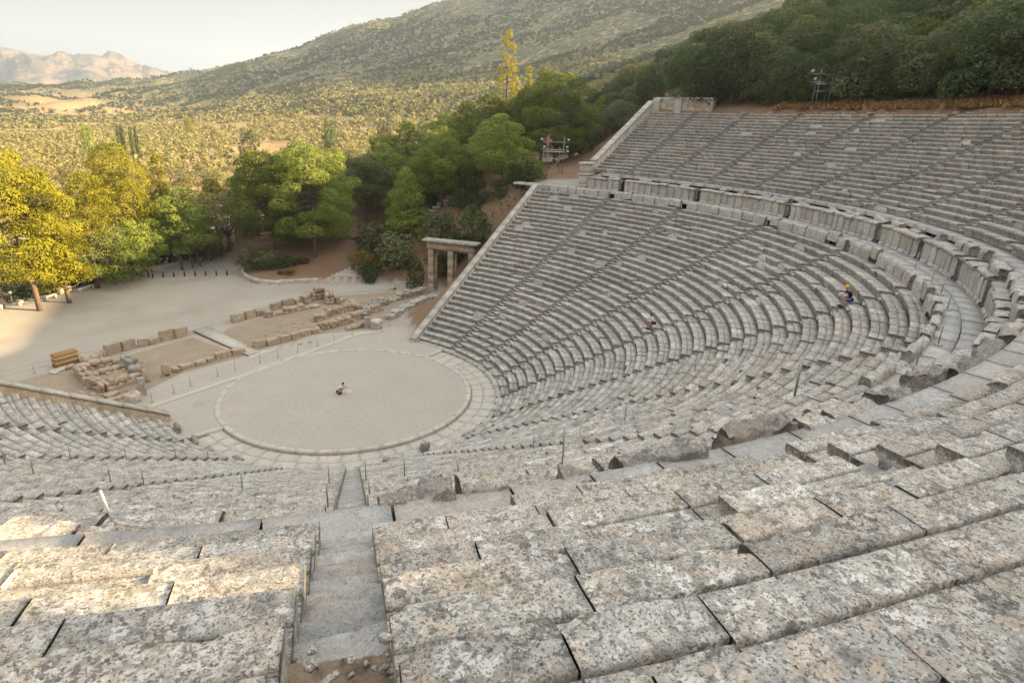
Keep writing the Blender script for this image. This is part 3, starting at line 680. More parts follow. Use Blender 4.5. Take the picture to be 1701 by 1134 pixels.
while a < 97:
    e = min(97, a+random.uniform(5, 8)); mb = MB()
    arc_block(mb, 0, a+.015, e-.015, 10.15, -.13, np.array([(0, -.1), (0, 0), (.7, .004), (1.0, 0), (1.0, -.1)]), random.uniform(.70, .79), 1, 0, 0, 0, 0.)
    arc_block(mb, 0, a+.015+1, e-.015+1, 11.155, -.13, np.array([(0, -.1), (0, 0), (.7, .004), (1.22, .0), (1.22, -.1)]), random.uniform(.70, .79), 1, 0, 0, 0, 0.)
    mb.build("paving_slab", M['stone_pale'], t, (0, 0, -.15)); a = e
mb = MB()
for sg in (-1, 1):
    s = 0
    for j, (r0, r1) in enumerate(((10.15, 12.4),)):
        p0 = polar(0, 97.5*sg, r0, 0); p1 = polar(0, 97.5*sg, r1, 0); c = (p0+p1)/2
        mb2 = MB(); mb2.box((c[0], c[1], -.3), (2.3, .3, .36), math.atan2(p1[1]-p0[1], p1[0]-p0[0]), .8, .03)
        tag(mb2.build("end_slab", M['stone_pale']), ("stone slab closing the sunken channel at the right-hand gangway" if sg > 0 else "stone slab closing the sunken channel at the left-hand gangway"), "slab")
for s, a0, a1 in ((-1, -END_LOW, -72), (0, -72, 72), (1, 72, END_LOW)):
    pass
mb = MB()
for s, a0, a1 in ((-1, -END_LOW-1.5, -72), (0, -72, 72), (1, 72, END_LOW+1.5)):
    a = a0
    while a < a1-.01:
        e = min(a1, a+random.uniform(4, 7)); e = a1 if a1-e < 2 else e
        arc_block(mb, s, a+.05, e-.05, 12.2, .10+random.gauss(0, .008), np.array([(0, -.5), (0, 0), (.2, .01), (.5, 0), (.5, -.3)]), random.uniform(.3, .7), 1, 0, 0, 1, .8); a = e
o = mb.build("base_step", M['stone_far']); tag(o, "low worn stone step running along the foot of the first seats", "step")
o = MB(); tt = np.linspace(0, 2*pi, 32, endpoint=False)
o.tube([(.0, 0, .03), (0, 0, .045), (0, 0, .05)], [.36, .36, .33], 32, .9)
tag(o.build("centre_stone", M['stone_pale']), "small round pale stone set flat in the middle of the orchestra", "stone disc")
# tumbled blocks at the foot of the lower seats
for (px, py, sx, sz_, lab) in ((706, 748, .75, .62, "upright dark broken block at the channel edge, right of the foreground stairs"), (650, 765, 1.1, .25, "low dark flat block at the channel edge just right of the foreground stairs"), (815, 708, 1.1, .45, "cracked leaning block at the seat foot near the right bend of the channel"), (776, 722, .7, .3, "small split block beside the channel bend"), (838, 690, .6, .5, "broken corner block on the lowest row at the bend"), (295, 716, 1.2, .55, "reddish overturned block at the left end of the lowest row"), (325, 735, 1.3, .4, "long reddish block fallen forward beside the left channel end"), (348, 748, .9, .28, "low broken block along the left channel edge"), (395, 763, 1.0, .22, "half buried block along the left channel edge")):
    p = at(px, py, -.05); rock(tuple(p), (sx, .38, sz_), lab, "tumbled blocks at the foot of the seats", 'dark_stone' if px < 400 or px in (706, 650) else 'stone', rz=math.atan2(p[1], p[0])+pi/2+random.gauss(0, .15), rough=.3)

# walkway between the two blocks of seats
def walk():
    mb = MB()
    for s, a0, a1 in ((-1, -97, -72), (0, -72, 72), (1, 72, 104)):
        for (r0, w_) in ((R_FLOOR-.1, .82), (R_FLOOR+.74, .88)):
            a = a0
            while a < a1-.01:
                e = min(a1, a+random.uniform(.9, 1.6)*57.3/r0); e = a1 if a1-e < .6 else e
                if hidden(polar(s, a, r0, Z_FLOOR)): a = e; continue
                arc_block(mb, s, a+.02, e-.02, r0, Z_FLOOR+random.gauss(0, .006), np.array([(0, -.25), (0, 0), (w_*.5, .002), (w_-.02, 0), (w_-.02, -.25)]), random.uniform(.45, .8), min(1, lod_for(s, a, r0, Z_FLOOR)), 0, 0, 0, .4)
                a = e
    tag(mb.build("walkway", M['step']), kind="structure")
    mb = MB()
    for s, a0, a1 in ((-1, -90, -72), (0, -72, 72), (1, 72, 90)):       # trough behind the wall
        a = a0
        while a < a1-.01:
            e = min(a1, a+random.uniform(1.2, 2.2)*57.3/41); e = a1 if a1-e < .8 else e
            if hidden(polar(s, a, 41, 16)): a = e; continue
            arc_block(mb, s, a+.03, e-.03, 40.55, Z_UP-.50, np.array([(0, -.3), (0, 0), (.5, 0), (1.05, 0), (1.05, -.3)]), random.uniform(.3, .6), min(1, lod_for(s, a, 41, 16)), 0, 0, 0, .5); a = e
    tag(mb.build("gutter_path", M['step']), kind="structure")
walk()
# backrests of the top lower row, the orthostat wall and the broken bench on its top
def gaps(st, s0):     # angular ranges between the stairways of a list
    for i in range(len(st)-1): yield i, st[i], st[i+1]
for i, a0, a1 in gaps(LOW_ST, 0):
    s = fan_of(a0, a1); r = R_BACK; rm = r+(S_OUT if s else 0); w0 = SW*57.3/rm
    a = a0+w0; mb = None; lab = f"broken stone backrest line above {ordn(len(LOW_ST)-2-i)} lower wedge from the right"
    t = None; base = polar(s, (a0+a1)/2, r, Z_BACK-.8)
    while a < a1-w0-.01:
        e = min(a1-w0, a+random.uniform(1.1, 2.1)*57.3/rm); e = a1-w0 if a1-w0-e < .7*57.3/rm else e
        if hidden(polar(s, a, r, 14)): a = e; continue
        lost = random.random() < (.30 if a < 15 else .8)
        hh = random.gauss(-.05, .012) if lost else (random.gauss(.30, .06) if -14 < a < 40 else random.gauss(.04, .05))
        lod = lod_for(s, (a+e)/2, r, 14)
        lod = 2 if lod == 1 and dist_cam(s, a, r, 14) < 20 else max(lod, 1)
        if t is None: t = empty("backrest_line", base, lab, "stone bench", "backrests of the top lower row")
        mb = MB(); pr = np.array([(-.02, -.75), (.0, -.5), (.03, -.08), (.08, 0), (.26, 0), (.36, -.06), (.40, -.35), (.42, -.9)])
        arc_block(mb, s, a+.03, e-.03, r+random.gauss(0, .03), Z_BACK+hh, pr, random.uniform(.35, .7), lod, random.gauss(0, .03), random.gauss(0, .012 if lost else .06), 3, .8 if lost else 2.4, 0. if lost else .12)
        mb.build("backrest", M['stone'] if a < 40 else M['stone_far'], t, base); a = e
for i, a0, a1 in gaps(UP_ST, 0):
    s = fan_of(a0, a1); rm = R_WALL+(S_OUT if s else 0); w0 = SW*57.3/rm
    b0 = a0+(w0 if i % 2 == 1 or abs(a0) < 37 else 0); b1 = a1-(w0 if i % 2 == 0 or abs(a1) < 37 else 0)
    if abs(a0+36) < 1: b0 = a0+.29*57.3/rm
    if abs(a1+36) < 1: b1 = a1-.29*57.3/rm
    pts = [polar(s, a, R_WALL, 15) for a in np.linspace(a0, a1, 5)]
    if all(hidden(p) for p in pts): continue
    base = polar(s, (a0+a1)/2, R_WALL, Z_FLOOR); ri = len(UP_ST)-2-i
    t = empty("retaining_wall", base, f"upright slab wall along the walkway under {ordn(ri)} upper wedge from the right", "wall", "upright slab walls along the walkway")
    a = b0
    while a < b1-.01:                                  # upright slabs with a plinth course below
        e = min(b1, a+random.uniform(.72, 1.05)*57.3/rm); e = b1 if b1-e < .5*57.3/rm else e
        mb = MB(); top = Z_WTOP+random.gauss(0, .015)
        pr = np.array([(.06, Z_FLOOR-top-.2), (0, Z_FLOOR-top+.22), (.0, -.05), (.04, 0), (.5, 0), (.55, -.9)])
        arc_block(mb, s, a+.02, e-.02, R_WALL+random.gauss(0, .008), top, pr, random.uniform(.35, .8), max(1, lod_for(s, a, R_WALL, 15)), random.gauss(0, .008), 0, 1, .8)
        mb.build("wall_slab", M['stone_pale' if random.random() < .5 else 'stone_far'], t, base)
        mb = MB(); arc_block(mb, s, a+.02, e-.02, R_WALL-.08, Z_FLOOR+.2, np.array([(0, -.4), (0, -.04), (.03, 0), (.2, 0), (.2, -.3)]), random.uniform(.4, .8), 1, .02, 0, 2, 2.)
        mb.build("plinth_stone", M['stone_far'], t, base); a = e
    a = b0                                             # seat slabs on the wall head
    while a < b1-.01:
        e = min(b1, a+random.uniform(1.0, 1.9)*57.3/rm); e = b1 if b1-e < .6*57.3/rm else e
        mb = MB(); ln = random.random()
        arc_block(mb, s, a+.04, e-.04, R_WALL-.12+random.gauss(0, .05), Z_WTOP+.20+random.gauss(0, .025), np.array([(.05, -.2), (0, -.14), (0, -.03), (.03, 0), (.5, .01), (1.02, 0), (1.02, -.25)]), random.uniform(.3, .7), max(1, lod_for(s, a, R_WALL, 16)), random.gauss(0, .04), random.gauss(0, .03), 2, 1.8)
        mb.build("coping_slab", M['stone'] if a < 40 else M['stone_far'], t, base); a = e
# bench blocks (seats with broken backs) standing on the wall head: loose, each its own thing
BB_N = 0
def bench_block(s, a0, a1, hh, jit, label=None, mat='stone', ddeg=0.):
    global BB_N
    r = 40.08; lod = lod_for(s, (a0+a1)/2, r, 16.3); lod = 2 if dist_cam(s, a0, r, 16) < 22 else max(1, lod)
    mb = MB(); base = polar(s, (a0+a1)/2, r, Z_WTOP+.2)
    pr = np.array([(0, -hh-.35), (-.02, -hh*.5), (.0, -.05), (.04, 0), (.40, random.uniform(-.05, .03)), (.46, -.03), (.5, -hh*.6), (.48, -hh-.45)])
    arc_block(mb, s, a0, a1, r+jit[0], Z_WTOP+.2+hh+jit[1], pr, random.uniform(.35, .75), lod, jit[2], jit[3], 5, 2.5, .20 if mat == 'dark_stone' else .10)
    o = mb.build("bench_block", M[mat], None, base); o.location = base; BB_N += 1
    near = None
    tag(o, label, "stone block", "broken bench blocks on the walkway wall")
names = {}
for i, a0, a1 in gaps(UP_ST, 0):
    s = fan_of(a0, a1); rm = 40.3+(S_OUT if s else 0); w0 = SW*57.3/rm; a = a0+w0; ri = len(UP_ST)-2-i; nb = 0
    while a < a1-w0-.01:
        L = random.uniform(.9, 2.0)*57.3/rm; e = min(a1-w0, a+L); e = a1-w0 if a1-w0-e < .6*57.3/rm else e
        if hidden(polar(s, a, 40.3, 16)): a = e; continue
        lost = .0 if -36 < a < 12 else .1 if a < 12 else (.35 if a < 45 else .6)
        if random.random() > lost:
            hh = random.uniform(.30, .48) if a < -36 else (random.uniform(.42, .60) if a < -8 else (random.uniform(.42, .62) if a < 25 else random.uniform(.15, .36)))
            nb += 1
            bench_block(s, a+.08, e-.08, hh, (random.gauss(0, .08), random.gauss(0, .02), random.gauss(0, .12), random.gauss(0, .15)),
                        f"weathered bench block, {ordn(nb-1)} from left below {ordn(ri)} upper wedge from right", 'dark_stone' if (-36 < a < -8 and random.random() < .75) or (-8 <= a < 20 and random.random() < .15) else ('stone' if a < 35 else 'stone_far'))
        a = e

# parapet (end) walls
def sloping_wall(name, s, az, r0, r1, w_, hfun, label, mat, mat_cap, nseg, cap=.16, out=0.):
    """masonry wall along the end of the seats, with a sloping capstone course"""
    base = polar(s, az, r0, 0); t = empty(name, base, label, "parapet wall"); sg = 1 if az > 0 else -1
    rs = np.linspace(r0, r1, nseg+1)
    for i in range(nseg):
        ra, rb = rs[i], rs[i+1]; rm = (ra+rb)/2
        for (nm, mt, wd, zt, zb, g) in (("wall_course", mat, w_, -cap, -2.2 if not out else -out, .004), ("capstone", mat_cap, w_+.10, 0, -cap, .012)):
            V = []
            for r in (ra+g, rb-g):
                dd = 57.3/(r+S_OUT); x0, y0 = polar(s, az-0*dd, r); x1, y1 = polar(s, az+sg*wd*dd, r)
                if nm == "capstone": x0, y0 = polar(s, az-sg*.05*dd, r)
                j = random.gauss(0, .008)
                V += [(x0, y0, hfun(r)+zb), (x1, y1, hfun(r)+zb), (x1, y1, hfun(r)+zt+j), (x0, y0, hfun(r)+zt+j)]
            F = np.array([(0, 1, 2, 3), (7, 6, 5, 4), (0, 4, 5, 1), (1, 5, 6, 2), (2, 6, 7, 3), (3, 7, 4, 0)])
            mb = MB(); mb.add(V, [F if sg > 0 else F[:, ::-1]], random.uniform(.4, .85)); mb.build(nm, M[mt], t, base)
    return t
lowz = lambda r: Z_LOW+(r-R_LOW)*H_LOW/D_LOW
upz = lambda r: Z_UP+(r-R_UP)*H_UP/D_UP
sloping_wall("parapet_wall", 1, END_LOW-.5, 11.9, 37.6, .62, lambda r: lowz(r)+.42, "sloping pale stone parapet closing the right end of the lower seats", 'stone_pale', 'stone_pale', 19, .2, 4.)
sloping_wall("parapet_wall", -1, -END_LOW+.5, 11.9, 34, .62, lambda r: lowz(r)+.55, "sloping parapet with rubble core closing the left end of the lower seats", 'stone_warm', 'stone_pale', 16, .16, 4.)
sloping_wall("parapet_wall", 1, END_UP, 41.6, R_RIM+.2, .75, lambda r: upz(r)+.95+.01*(r-41), "tall sloping ashlar parapet closing the right end of the upper seats", 'stone_pale', 'stone_pale', 13, .24, 4.5)
# gate pier at the foot of the upper parapet, and the high corner wall at its head
def pier():
    base = polar(1, END_UP+.6, R_WALL+.4, Z_FLOOR); t = empty("wall_pier", base, "square pier with capital at the foot of the upper right parapet", "pier")
    rz = math.atan2(*(polar(1, END_UP, 45, 0)-polar(1, END_UP, 40, 0))[[1, 0]])
    for nm, z0, h_, sz_, mt in (("base_block", 0, .35, 1.25, 'stone_pale'), ("shaft", .35, 1.15, 1.0, 'stone_pale'), ("string_course", 1.5, .22, 1.35, 'stone_pale'), ("shaft", 1.72, 1.05, .95, 'stone_pale'), ("capital", 2.77, .3, 1.25, 'stone_pale')):
        mb = MB(); mb.box((0, 0, z0), (1.5 if sz_ < 1.2 else 1.75, sz_, h_), rz, random.uniform(.6, .9), .03, rough=.008)
        mb.build(nm, M[mt], t)
pier()
def corner_wall():
    a0, a1, r = END_UP+.0, 83.6, R_RIM+.28
    base = polar(1, a0, r, Z_RIM); t = empty("rear_wall", base, "high ashlar wall along the back of the top right seats", "wall")
    for c in range(5):
        a = a0; k = 0
        while a > a1:
            e = max(a1, a-random.uniform(.7, 1.3)*57.3/(r+S_OUT)); mb = MB()
            h_ = .5; zt = Z_RIM-.25+(c+1)*h_
            if c == 4: pr = np.array([(-.08, -.26), (-.08, -.03), (-.05, 0), (.7, 0), (.7, -.26)]); zt = Z_RIM-.25+4*.5+.26
            else: pr = np.array([(.0, -.49), (0, -.015), (.015, 0), (.6, 0), (.6, -.49)])
            arc_block(mb, 1, e+.01, a-.01, r, zt, pr, random.uniform(.4, .85), 1, 0, 0, 1 if random.random() < .4 else 0, .5)
            mb.build("wall_block" if c < 4 else "capstone", M['stone_pale' if random.random() < .6 else 'stone_warm'] if c < 4 else M['stone_far'], t, base); a = e
    for aa in (a0-.2, 88.4):
        mb = MB(); arc_block(mb, 1, aa-.7, aa+.3, r-.35, Z_RIM-.25+2.05, np.array([(0, -2.1), (0, 0), (.4, 0), (.4, -2.)]), .8, 1, 0, 0, 1, 1.)
        mb.build("buttress", M['stone_pale'], t, base)
corner_wall()
# rough edging of rubble behind the top row
mb = MB()
for i in range(150):
    a = random.uniform(-5, 82); s = side_of(a); p = polar(s, a, R_RIM+.25+abs(random.gauss(0, .35)), Z_RIM+.15)
    V, F = rock_mesh((random.uniform(.3, .9), random.uniform(.25, .5), random.uniform(.15, .35)), 300+i, 6); an = random.uniform(0, 6.3)
    V = V@np.array([[cos(an), sin(an), 0], [-sin(an), cos(an), 0], [0, 0, 1]])+p; mb.add(V, [F], random.uniform(.3, .8))
tag(mb.build("rubble", M['stone_warm']), "strip of rough rubble edging behind the top row of seats", "rubble", kind="stuff")
# ------------------------------------------------------------------ stage ruins, gate, barriers and other built things
def put(px, py, z=0.): 
    p = at(px, py, z); return (float(p[0]), float(p[1]), z)
def ashlar(px0, py0, px1, py1, h, depth, label, group="upright stage foundation blocks", mat='stone_warm', z=0., name="foundation_block", rough=.022, tone=None):
    """squared weathered block whose front foot runs between two picture points on the ground"""
    a = at(px0, py0, z); b = at(px1, py1, z); L = float(np.hypot(*(b-a)[:2])); rz = math.atan2(b[1]-a[1], b[0]-a[0])
    n = np.array([-sin(rz), cos(rz)]); c = (a[:2]+b[:2])/2+n*depth/2
    nx, ny, nz = max(3, int(L/.13)), max(3, int(depth/.13)), max(3, int(h/.13)); mb = MB(); sd_ = random.randint(0, 9999)
    def face(U, Vv, f):
        u, v = np.meshgrid(np.linspace(-.5, .5, U+1), np.linspace(-.5, .5, Vv+1), indexing='ij'); return f(u, v), grid_faces(U+1, Vv+1)
    for f, U, Vv, fl in ((lambda u, v: (u*L, -depth/2+0*u, (v+.5)*h), nx, nz, 0), (lambda u, v: (u*L, depth/2+0*u, (v+.5)*h), nx, nz, 1),
                     (lambda u, v: (-L/2+0*u, u*depth, (v+.5)*h), ny, nz, 1), (lambda u, v: (L/2+0*u, u*depth, (v+.5)*h), ny, nz, 0), (lambda u, v: (u*L, v*depth, h+0*u), nx, ny, 0)):
        (X, Y, Z), F = face(U, Vv, f); X, Y, Z = X+0*Z+0*Y, Y+0*X, Z+0*X
        ex = np.minimum.reduce([np.maximum(np.abs(np.abs(X)-L/2), 0)+np.maximum(np.abs(np.abs(Y)-depth/2), 0)])
        k = 1-.06*np.exp(-(ex/.1)**2)-.05*(Z/h)**4; dn = fbm(X*2.2+sd_, Y*2.2, Z*2.2, 4, 5)
        P3 = np.stack([X*k+dn*rough*2, Y*k+dn*rough*1.5, Z*(1-.03*dn)+fbm(X*1.4+sd_, Y*1.4, 0, 3, 6)*.05*(Z/h)], -1)
        mb.add(P3.reshape(-1, 3), [F[:, ::-1] if fl else F], random.uniform(.4, .6) if tone is None else tone)
    o = mb.build(name, M[mat]); o.location = (c[0], c[1], z-.04); o.rotation_euler.z = rz; return tag(o, label, "stone block", group)
T = lambda s: "row of upright blocks on the far side of the stage ruins, " + s
for i, (x0, y0, x1, y1, h) in enumerate([(179, 592, 203, 584, .98), (206, 584, 228, 577, .92), (231, 577, 248, 574, .78), (251, 574, 268, 568, .55), (269, 568, 291, 562, 1.02), (294, 563, 314, 557, .98)]):
    ashlar(x0, y0, x1, y1, h*1.05, .55, f"squared pinkish stone block, {ordn(i)} from the left in the left far row", tone=random.uniform(.35, .6))
for i, (x0, y0, x1, y1, h) in enumerate([(388, 537, 408, 532, .9), (410, 531, 426, 526, .95), (427, 526, 445, 521, .6), (454, 517, 470, 512, .85), (472, 513, 491, 508, .95), (493, 508, 503, 505, .7)]):
    ashlar(x0, y0, x1, y1, h*1.05, .6, f"squared pinkish stone block, {ordn(i)} from the left in the right far row", tone=random.uniform(.35, .6))
near_l = [(302, 616, 326, 609, .42), (327, 609, 345, 604, .42), (346, 603, 358, 600, .35), (360, 598, 386, 592, .62), (387, 592, 409, 587, .55)]
for i, (x0, y0, x1, y1, h) in enumerate(near_l): ashlar(x0, y0, x1, y1, h, .7, f"low worn block, {ordn(i)} from the left in the near row before the ramp", "low near row of stage blocks")
for i, (x0, y0, x1, y1, h) in enumerate([(424, 580, 444, 575, .75), (446, 576, 466, 571, .65), (467, 571, 485, 566, .7), (486, 566, 500, 562, .7), (500, 560, 518, 555, .6), (519, 555, 533, 552, .45)]):
    ashlar(x0, y0, x1, y1, h, .6, f"low worn block, {ordn(i)} from the ramp along the right near row", "low near row of stage blocks")
for (px, py, sx, sy, h, lab, rg) in ((276, 624, .62, .5, 1.15, "upright pale boulder standing alone at the left near row", .2), (243, 634, .62, .5, 1.25, "upright brown stub stone beside the rubble square", .2), (292, 617, .9, .6, .42, "rounded low stone next to the upright pale boulder", .2), (270, 625, .4, .3, .2, "small stone with grass at the foot of the upright boulder", .3)):
    rock(put(px, py), (sx, sy, h), lab, None, 'stone_warm', "standing_stone" if h > 1 else "stone_block", rough=rg)
o = ashlar(233, 659, 245, 656, 1.55, .42, "tall narrow reddish pillar stump leaning beside the left rope barrier", None, 'dark_stone', 0, "pillar_stump", .02, .8)
o.rotation_euler.x = .05; o["category"] = "pillar stump"
o = ashlar(607, 546, 616, 545, 1.25, .5, "fluted pale column stump at the right end of the stage ruins", None, 'stone_pale', 0, "column_stump", .02, .4); o["category"] = "column stump"
# small altar basin on the left, capped altar on the right
def altar():
    p = put(222, 668); t = empty("stone_basin", p, "square pale stone basin with a round hollow beside the left rope post", "basin", None, .32)
    mb = MB(); mb.box((0, 0, -.05), (.95, .7, .85), 0, .8, .04, rough=.01); mb.build("body", M['stone_pale'], t)
    mb = MB(); tt = np.linspace(0, 2*pi, 25); mb.tube([(.28*cos(a), .22*sin(a), .81) for a in tt], .05, 6, .7, False); mb.build("rim", M['stone_pale'], t)
    mb = MB(); mb.tube([(0, 0, .803), (0, 0, .806)], [.25, .24], 20, .3); mb.build("hollow", M['dark_stone'], t)  # flat dark disc on the solid top, painted for the shade in the hollow
    p = put(626, 546); t = empty("capped_altar", p, "small square altar with a rounded white cap near the right corner of the ruins", "altar", None, .3)
    mb = MB(); mb.box((0, 0, -.05), (.85, .8, .72), 0, .8, .03, rough=.012); mb.build("body", M['stone_pale'], t)
    mb = MB(); V, F = rock_mesh((1.25, 1.1, .5), 88, 12, .7, .18); V[:, 2] += .82; mb.add(V, [F], .95); mb.build("cap", M['stone_pale'], t)
altar()
def rubble_run(pts, wdt, hgt, n, label, seed, mat='stone_warm', sz=(.35, .9), name="rubble_wall", layers=3, z=0.):
    """low dry-stone wall: one thing made of stacked irregular stones, bigger ones as parts"""
    P = [np.array(put(px, py, z)) for px, py in pts]; seg = [np.linalg.norm(b-a) for a, b in zip(P[:-1], P[1:])]; tot = sum(seg)
    rnd = random.Random(seed); base = P[0]; t = empty(name, base, label, "rubble wall")
    for l in range(layers):
        s = 0.
        while s < tot:
            w_ = rnd.uniform(*sz)*(1-.12*l); q = s+w_/2; k = 0
            while k < len(seg)-1 and q > seg[k]: q -= seg[k]; k += 1
            d = (P[k+1]-P[k])/seg[k]; c = P[k]+d*min(q, seg[k])
            if l and rnd.random() < .18*l: s += w_; continue
            h = hgt/layers*rnd.uniform(.85, 1.25)
            for row in (range(2) if wdt > .6 else (0,)):
                V, F = rock_mesh((w_*1.06, (wdt/2 if wdt > .6 else wdt)*rnd.uniform(.95, 1.2), h*1.25), seed*100+int(s*10)+l*7+row, 8, .7, .2)
                an = math.atan2(d[1], d[0])+rnd.gauss(0, .08); ox = (row-.5)*wdt*.5 if wdt > .6 else 0
                V = V@np.array([[cos(an), sin(an), 0], [-sin(an), cos(an), 0], [0, 0, 1]])
                mb = MB(); mb.add(V+c+np.array([-d[1]*ox, d[0]*ox, h*(l+.45)])-base, [F], rnd.uniform(.35, .8)); mb.build("stone", M[mat], t)
            s += w_
    return t
rubble_run([(150, 641), (176, 650), (204, 640), (232, 632)], .7, .75, 0, "front wall of the small rubble square at the left of the ruins", 1, layers=2, sz=(.6, 1.2))
rubble_run([(132, 618), (138, 626), (150, 640)], .8, .7, 0, "left wall of the small rubble square, half collapsed", 2, layers=2)
rubble_run([(132, 617), (150, 612), (176, 606), (196, 601)], .8, .55, 0, "rear wall of the small rubble square with flat slabs", 3, layers=2, sz=(.4, 1.))
rubble_run([(150, 625), (172, 620), (196, 612), (215, 610)], .5, .35, 0, "inner course of flat stones inside the small rubble square", 4, layers=1, sz=(.5, 1.1))
rubble_run([(208, 606), (222, 612), (228, 628)], .9, .9, 0, "grey rounded heap closing the right of the rubble square", 5, layers=2, sz=(.6, 1.0), mat='dark_stone')
rubble_run([(137, 604), (160, 598), (176, 590)], .5, .5, 0, "loose line of boulders behind the rubble square", 6, layers=1, sz=(.4, .8))
rubble_run([(440, 527), (470, 521), (500, 514), (525, 510)], .8, .6, 0, "low rubble wall before the right far row of blocks", 7, layers=2, sz=(.5, 1.2))
rubble_run([(503, 506), (520, 497), (545, 494), (548, 505)], 1.0, 1.25, 0, "tall rubble masonry corner at the middle of the ruins", 8, layers=3, sz=(.4, .9))
rubble_run([(525, 535), (545, 524), (575, 516), (600, 512)], .8, .7, 0, "curving rubble wall in the right half of the ruins", 9, layers=2, sz=(.4, .9))
rubble_run([(522, 549), (550, 544), (575, 536), (600, 528)], .8, .75, 0, "near rubble wall right of the ramp with many small stones", 10, layers=2, sz=(.35, .8))
rubble_run([(548, 500), (580, 508), (610, 520), (630, 516)], .7, .7, 0, "low red rubble wall crossing the right half of the ruins", 11, layers=2, sz=(.4, .9))
rubble_run([(645, 531), (665, 520), (690, 507), (722, 494)], 1.0, .55, 0, "long pale foundation wall leading to the gate", 12, layers=2, sz=(.8, 1.6), mat='stone_pale')
rubble_run([(630, 505), (655, 499), (680, 492), (705, 486)], 1.1, .75, 0, "rough rock wall behind the pale foundation by the gate", 13, layers=2, sz=(.5, 1.3))
rubble_run([(600, 530), (620, 512), (640, 506)], .9, .6, 0, "heap of brown boulders in the right corner of the ruins", 14, layers=2, sz=(.4, .8), mat='dark_stone')
rubble_run([(575, 548), (592, 545), (606, 540)], .6, .4, 0, "small stones beside the column stump", 15, layers=1, sz=(.3, .6))
for i, (px, py, sx, h, lab) in enumerate(((145, 672, 2.0, .22, "large flat yellow slab in front of the rubble square"), (185, 657, 1.2, .3, "flat yellow stone leaning under the rubble square"), (100, 615, 1.6, .2, "long white slab lying at the far left of the ruins"), (118, 612, .8, .35, "brown boulder at the end of the long white slab"), (183, 668, .9, .35, "small grey boulder near the parapet foot"), (205, 660, .5, .2, "little grey stone near the basin"), (585, 505, 1.0, .35, "loose boulder on the bare bank behind the ruins"), (695, 478, 1.3, .7, "rounded boulder beside the left gate pier"), (653, 481, 1.0, .4, "dark flat boulder on the bank left of the gate"), (610, 466, .0, 0, ""))):
    if sx: rock(put(px, py), (sx, sx*.55, h), lab, "loose stones around the ruins", 'stone_warm' if i != 2 else 'stone_pale', rz=.4, rough=.25)
# ground of the ruins: pale dusty earth sheets
def patch(name, pts, mat, z, tone=1.):
    V = [put(px, py, z) for px, py in pts]; c = np.mean(V, 0); n = len(V)
    me = mesh_from(name, np.array([tuple(c)]+V), [np.array([(0, 1+i, 1+(i+1) % n) for i in range(n)])], np.full(n+1, tone))
    me.flip_normals() if np.cross(np.array(V[0])-c, np.array(V[1])-c)[2] < 0 else None
    return tag(link(name, me, M[mat]), kind="structure")
patch("ruin_floor", [(70, 690), (10, 640), (60, 625), (175, 600), (320, 560), (345, 570), (410, 590), (300, 620), (240, 650), (205, 672)], 'ruindirt', .02)
patch("ruin_floor", [(350, 566), (380, 545), (470, 518), (560, 492), (640, 485), (700, 484), (722, 494), (690, 512), (650, 534), (600, 548), (520, 556), (420, 584)], 'ruindirt', .02)
def strip(name, A, B, mat, z, tone=1.):
    V = [put(px, py, z) for px, py in A]+[put(px, py, z) for px, py in B]; n = len(A)
    me = mesh_from(name, V, [np.array([(i, n+i, n+i+1, i+1) for i in range(n-1)])], np.full(2*n, tone)); 
    if me.polygons[0].normal.z < 0: me.flip_normals()
    return tag(link(name, me, M[mat]), kind="structure")
strip("threshold_strip", [(215, 686), (262, 668), (432, 611), (590, 553), (642, 545)], [(222, 690), (265, 672), (434, 615), (592, 557), (644, 548)], 'ramp', .04)
strip("stone_path", [(395, 503), (470, 490), (560, 474), (640, 468), (716, 467), (790, 478)], [(395, 520), (470, 503), (560, 488), (640, 480), (716, 481), (775, 500)], 'orch', .03, .9)
mbr = MB(); rr_ = random.Random(12)
for i in range(330):
    if rr_.random() < .35: px, py = rr_.uniform(130, 240), rr_.uniform(600, 665)
    else: px = rr_.uniform(440, 710); py = 575-(px-440)*.33+rr_.gauss(-8, 11)
    q = put(px, py); sz_ = rr_.uniform(.10, .42); V, F = rock_mesh((sz_, sz_*rr_.uniform(.5, 1.), sz_*.6), 1200+i, 6, .7, .35); mbr.add(V+np.array(q)+[0, 0, .03], [F], rr_.uniform(.2, .9))
tag(mbr.build("rubble", M['stone_warm']), "scattered small rubble lying between the stage foundations", "rubble", kind="stuff")
# inclined board ramp over the foundations
def ramp_():
    a = at(320, 548, .22); b = at(412, 590, .12); c = at(431, 583, .12); d = at(343, 541, .22)
    t = empty("board_ramp", a, "pale board ramp crossing the stage foundations", "ramp")
    mb = MB(); V = [a, b, c, d]+[p-np.array([0, 0, .09]) for p in (a, b, c, d)]
    mb.add(np.array(V), [np.array([(0, 1, 2, 3), (7, 6, 5, 4), (0, 4, 5, 1), (1, 5, 6, 2), (2, 6, 7, 3), (3, 7, 4, 0)])], .8)
    mb.build("deck", M['stone_pale'], t, a)
    mb = MB()
    for k in (.12, .4, .65): 
        p = a*(1-k)+b*k; mb.box((p[0]+.15, p[1]+.1, 0), (.12, .12, max(.1, p[2]-.1)), .4)
    mb.build("trestle", M['bark'], t, a)
    mb = MB(); mb.tube([a+np.array([0, 0, -.05]), b+np.array([0, 0, -.05])], .05, 6); mb.build("edge_rail", M['terra'], t, a)
ramp_()
patch("ramp_foot", [(412, 591), (432, 583), (470, 577), (440, 586), (415, 596)], 'ramp', .035)
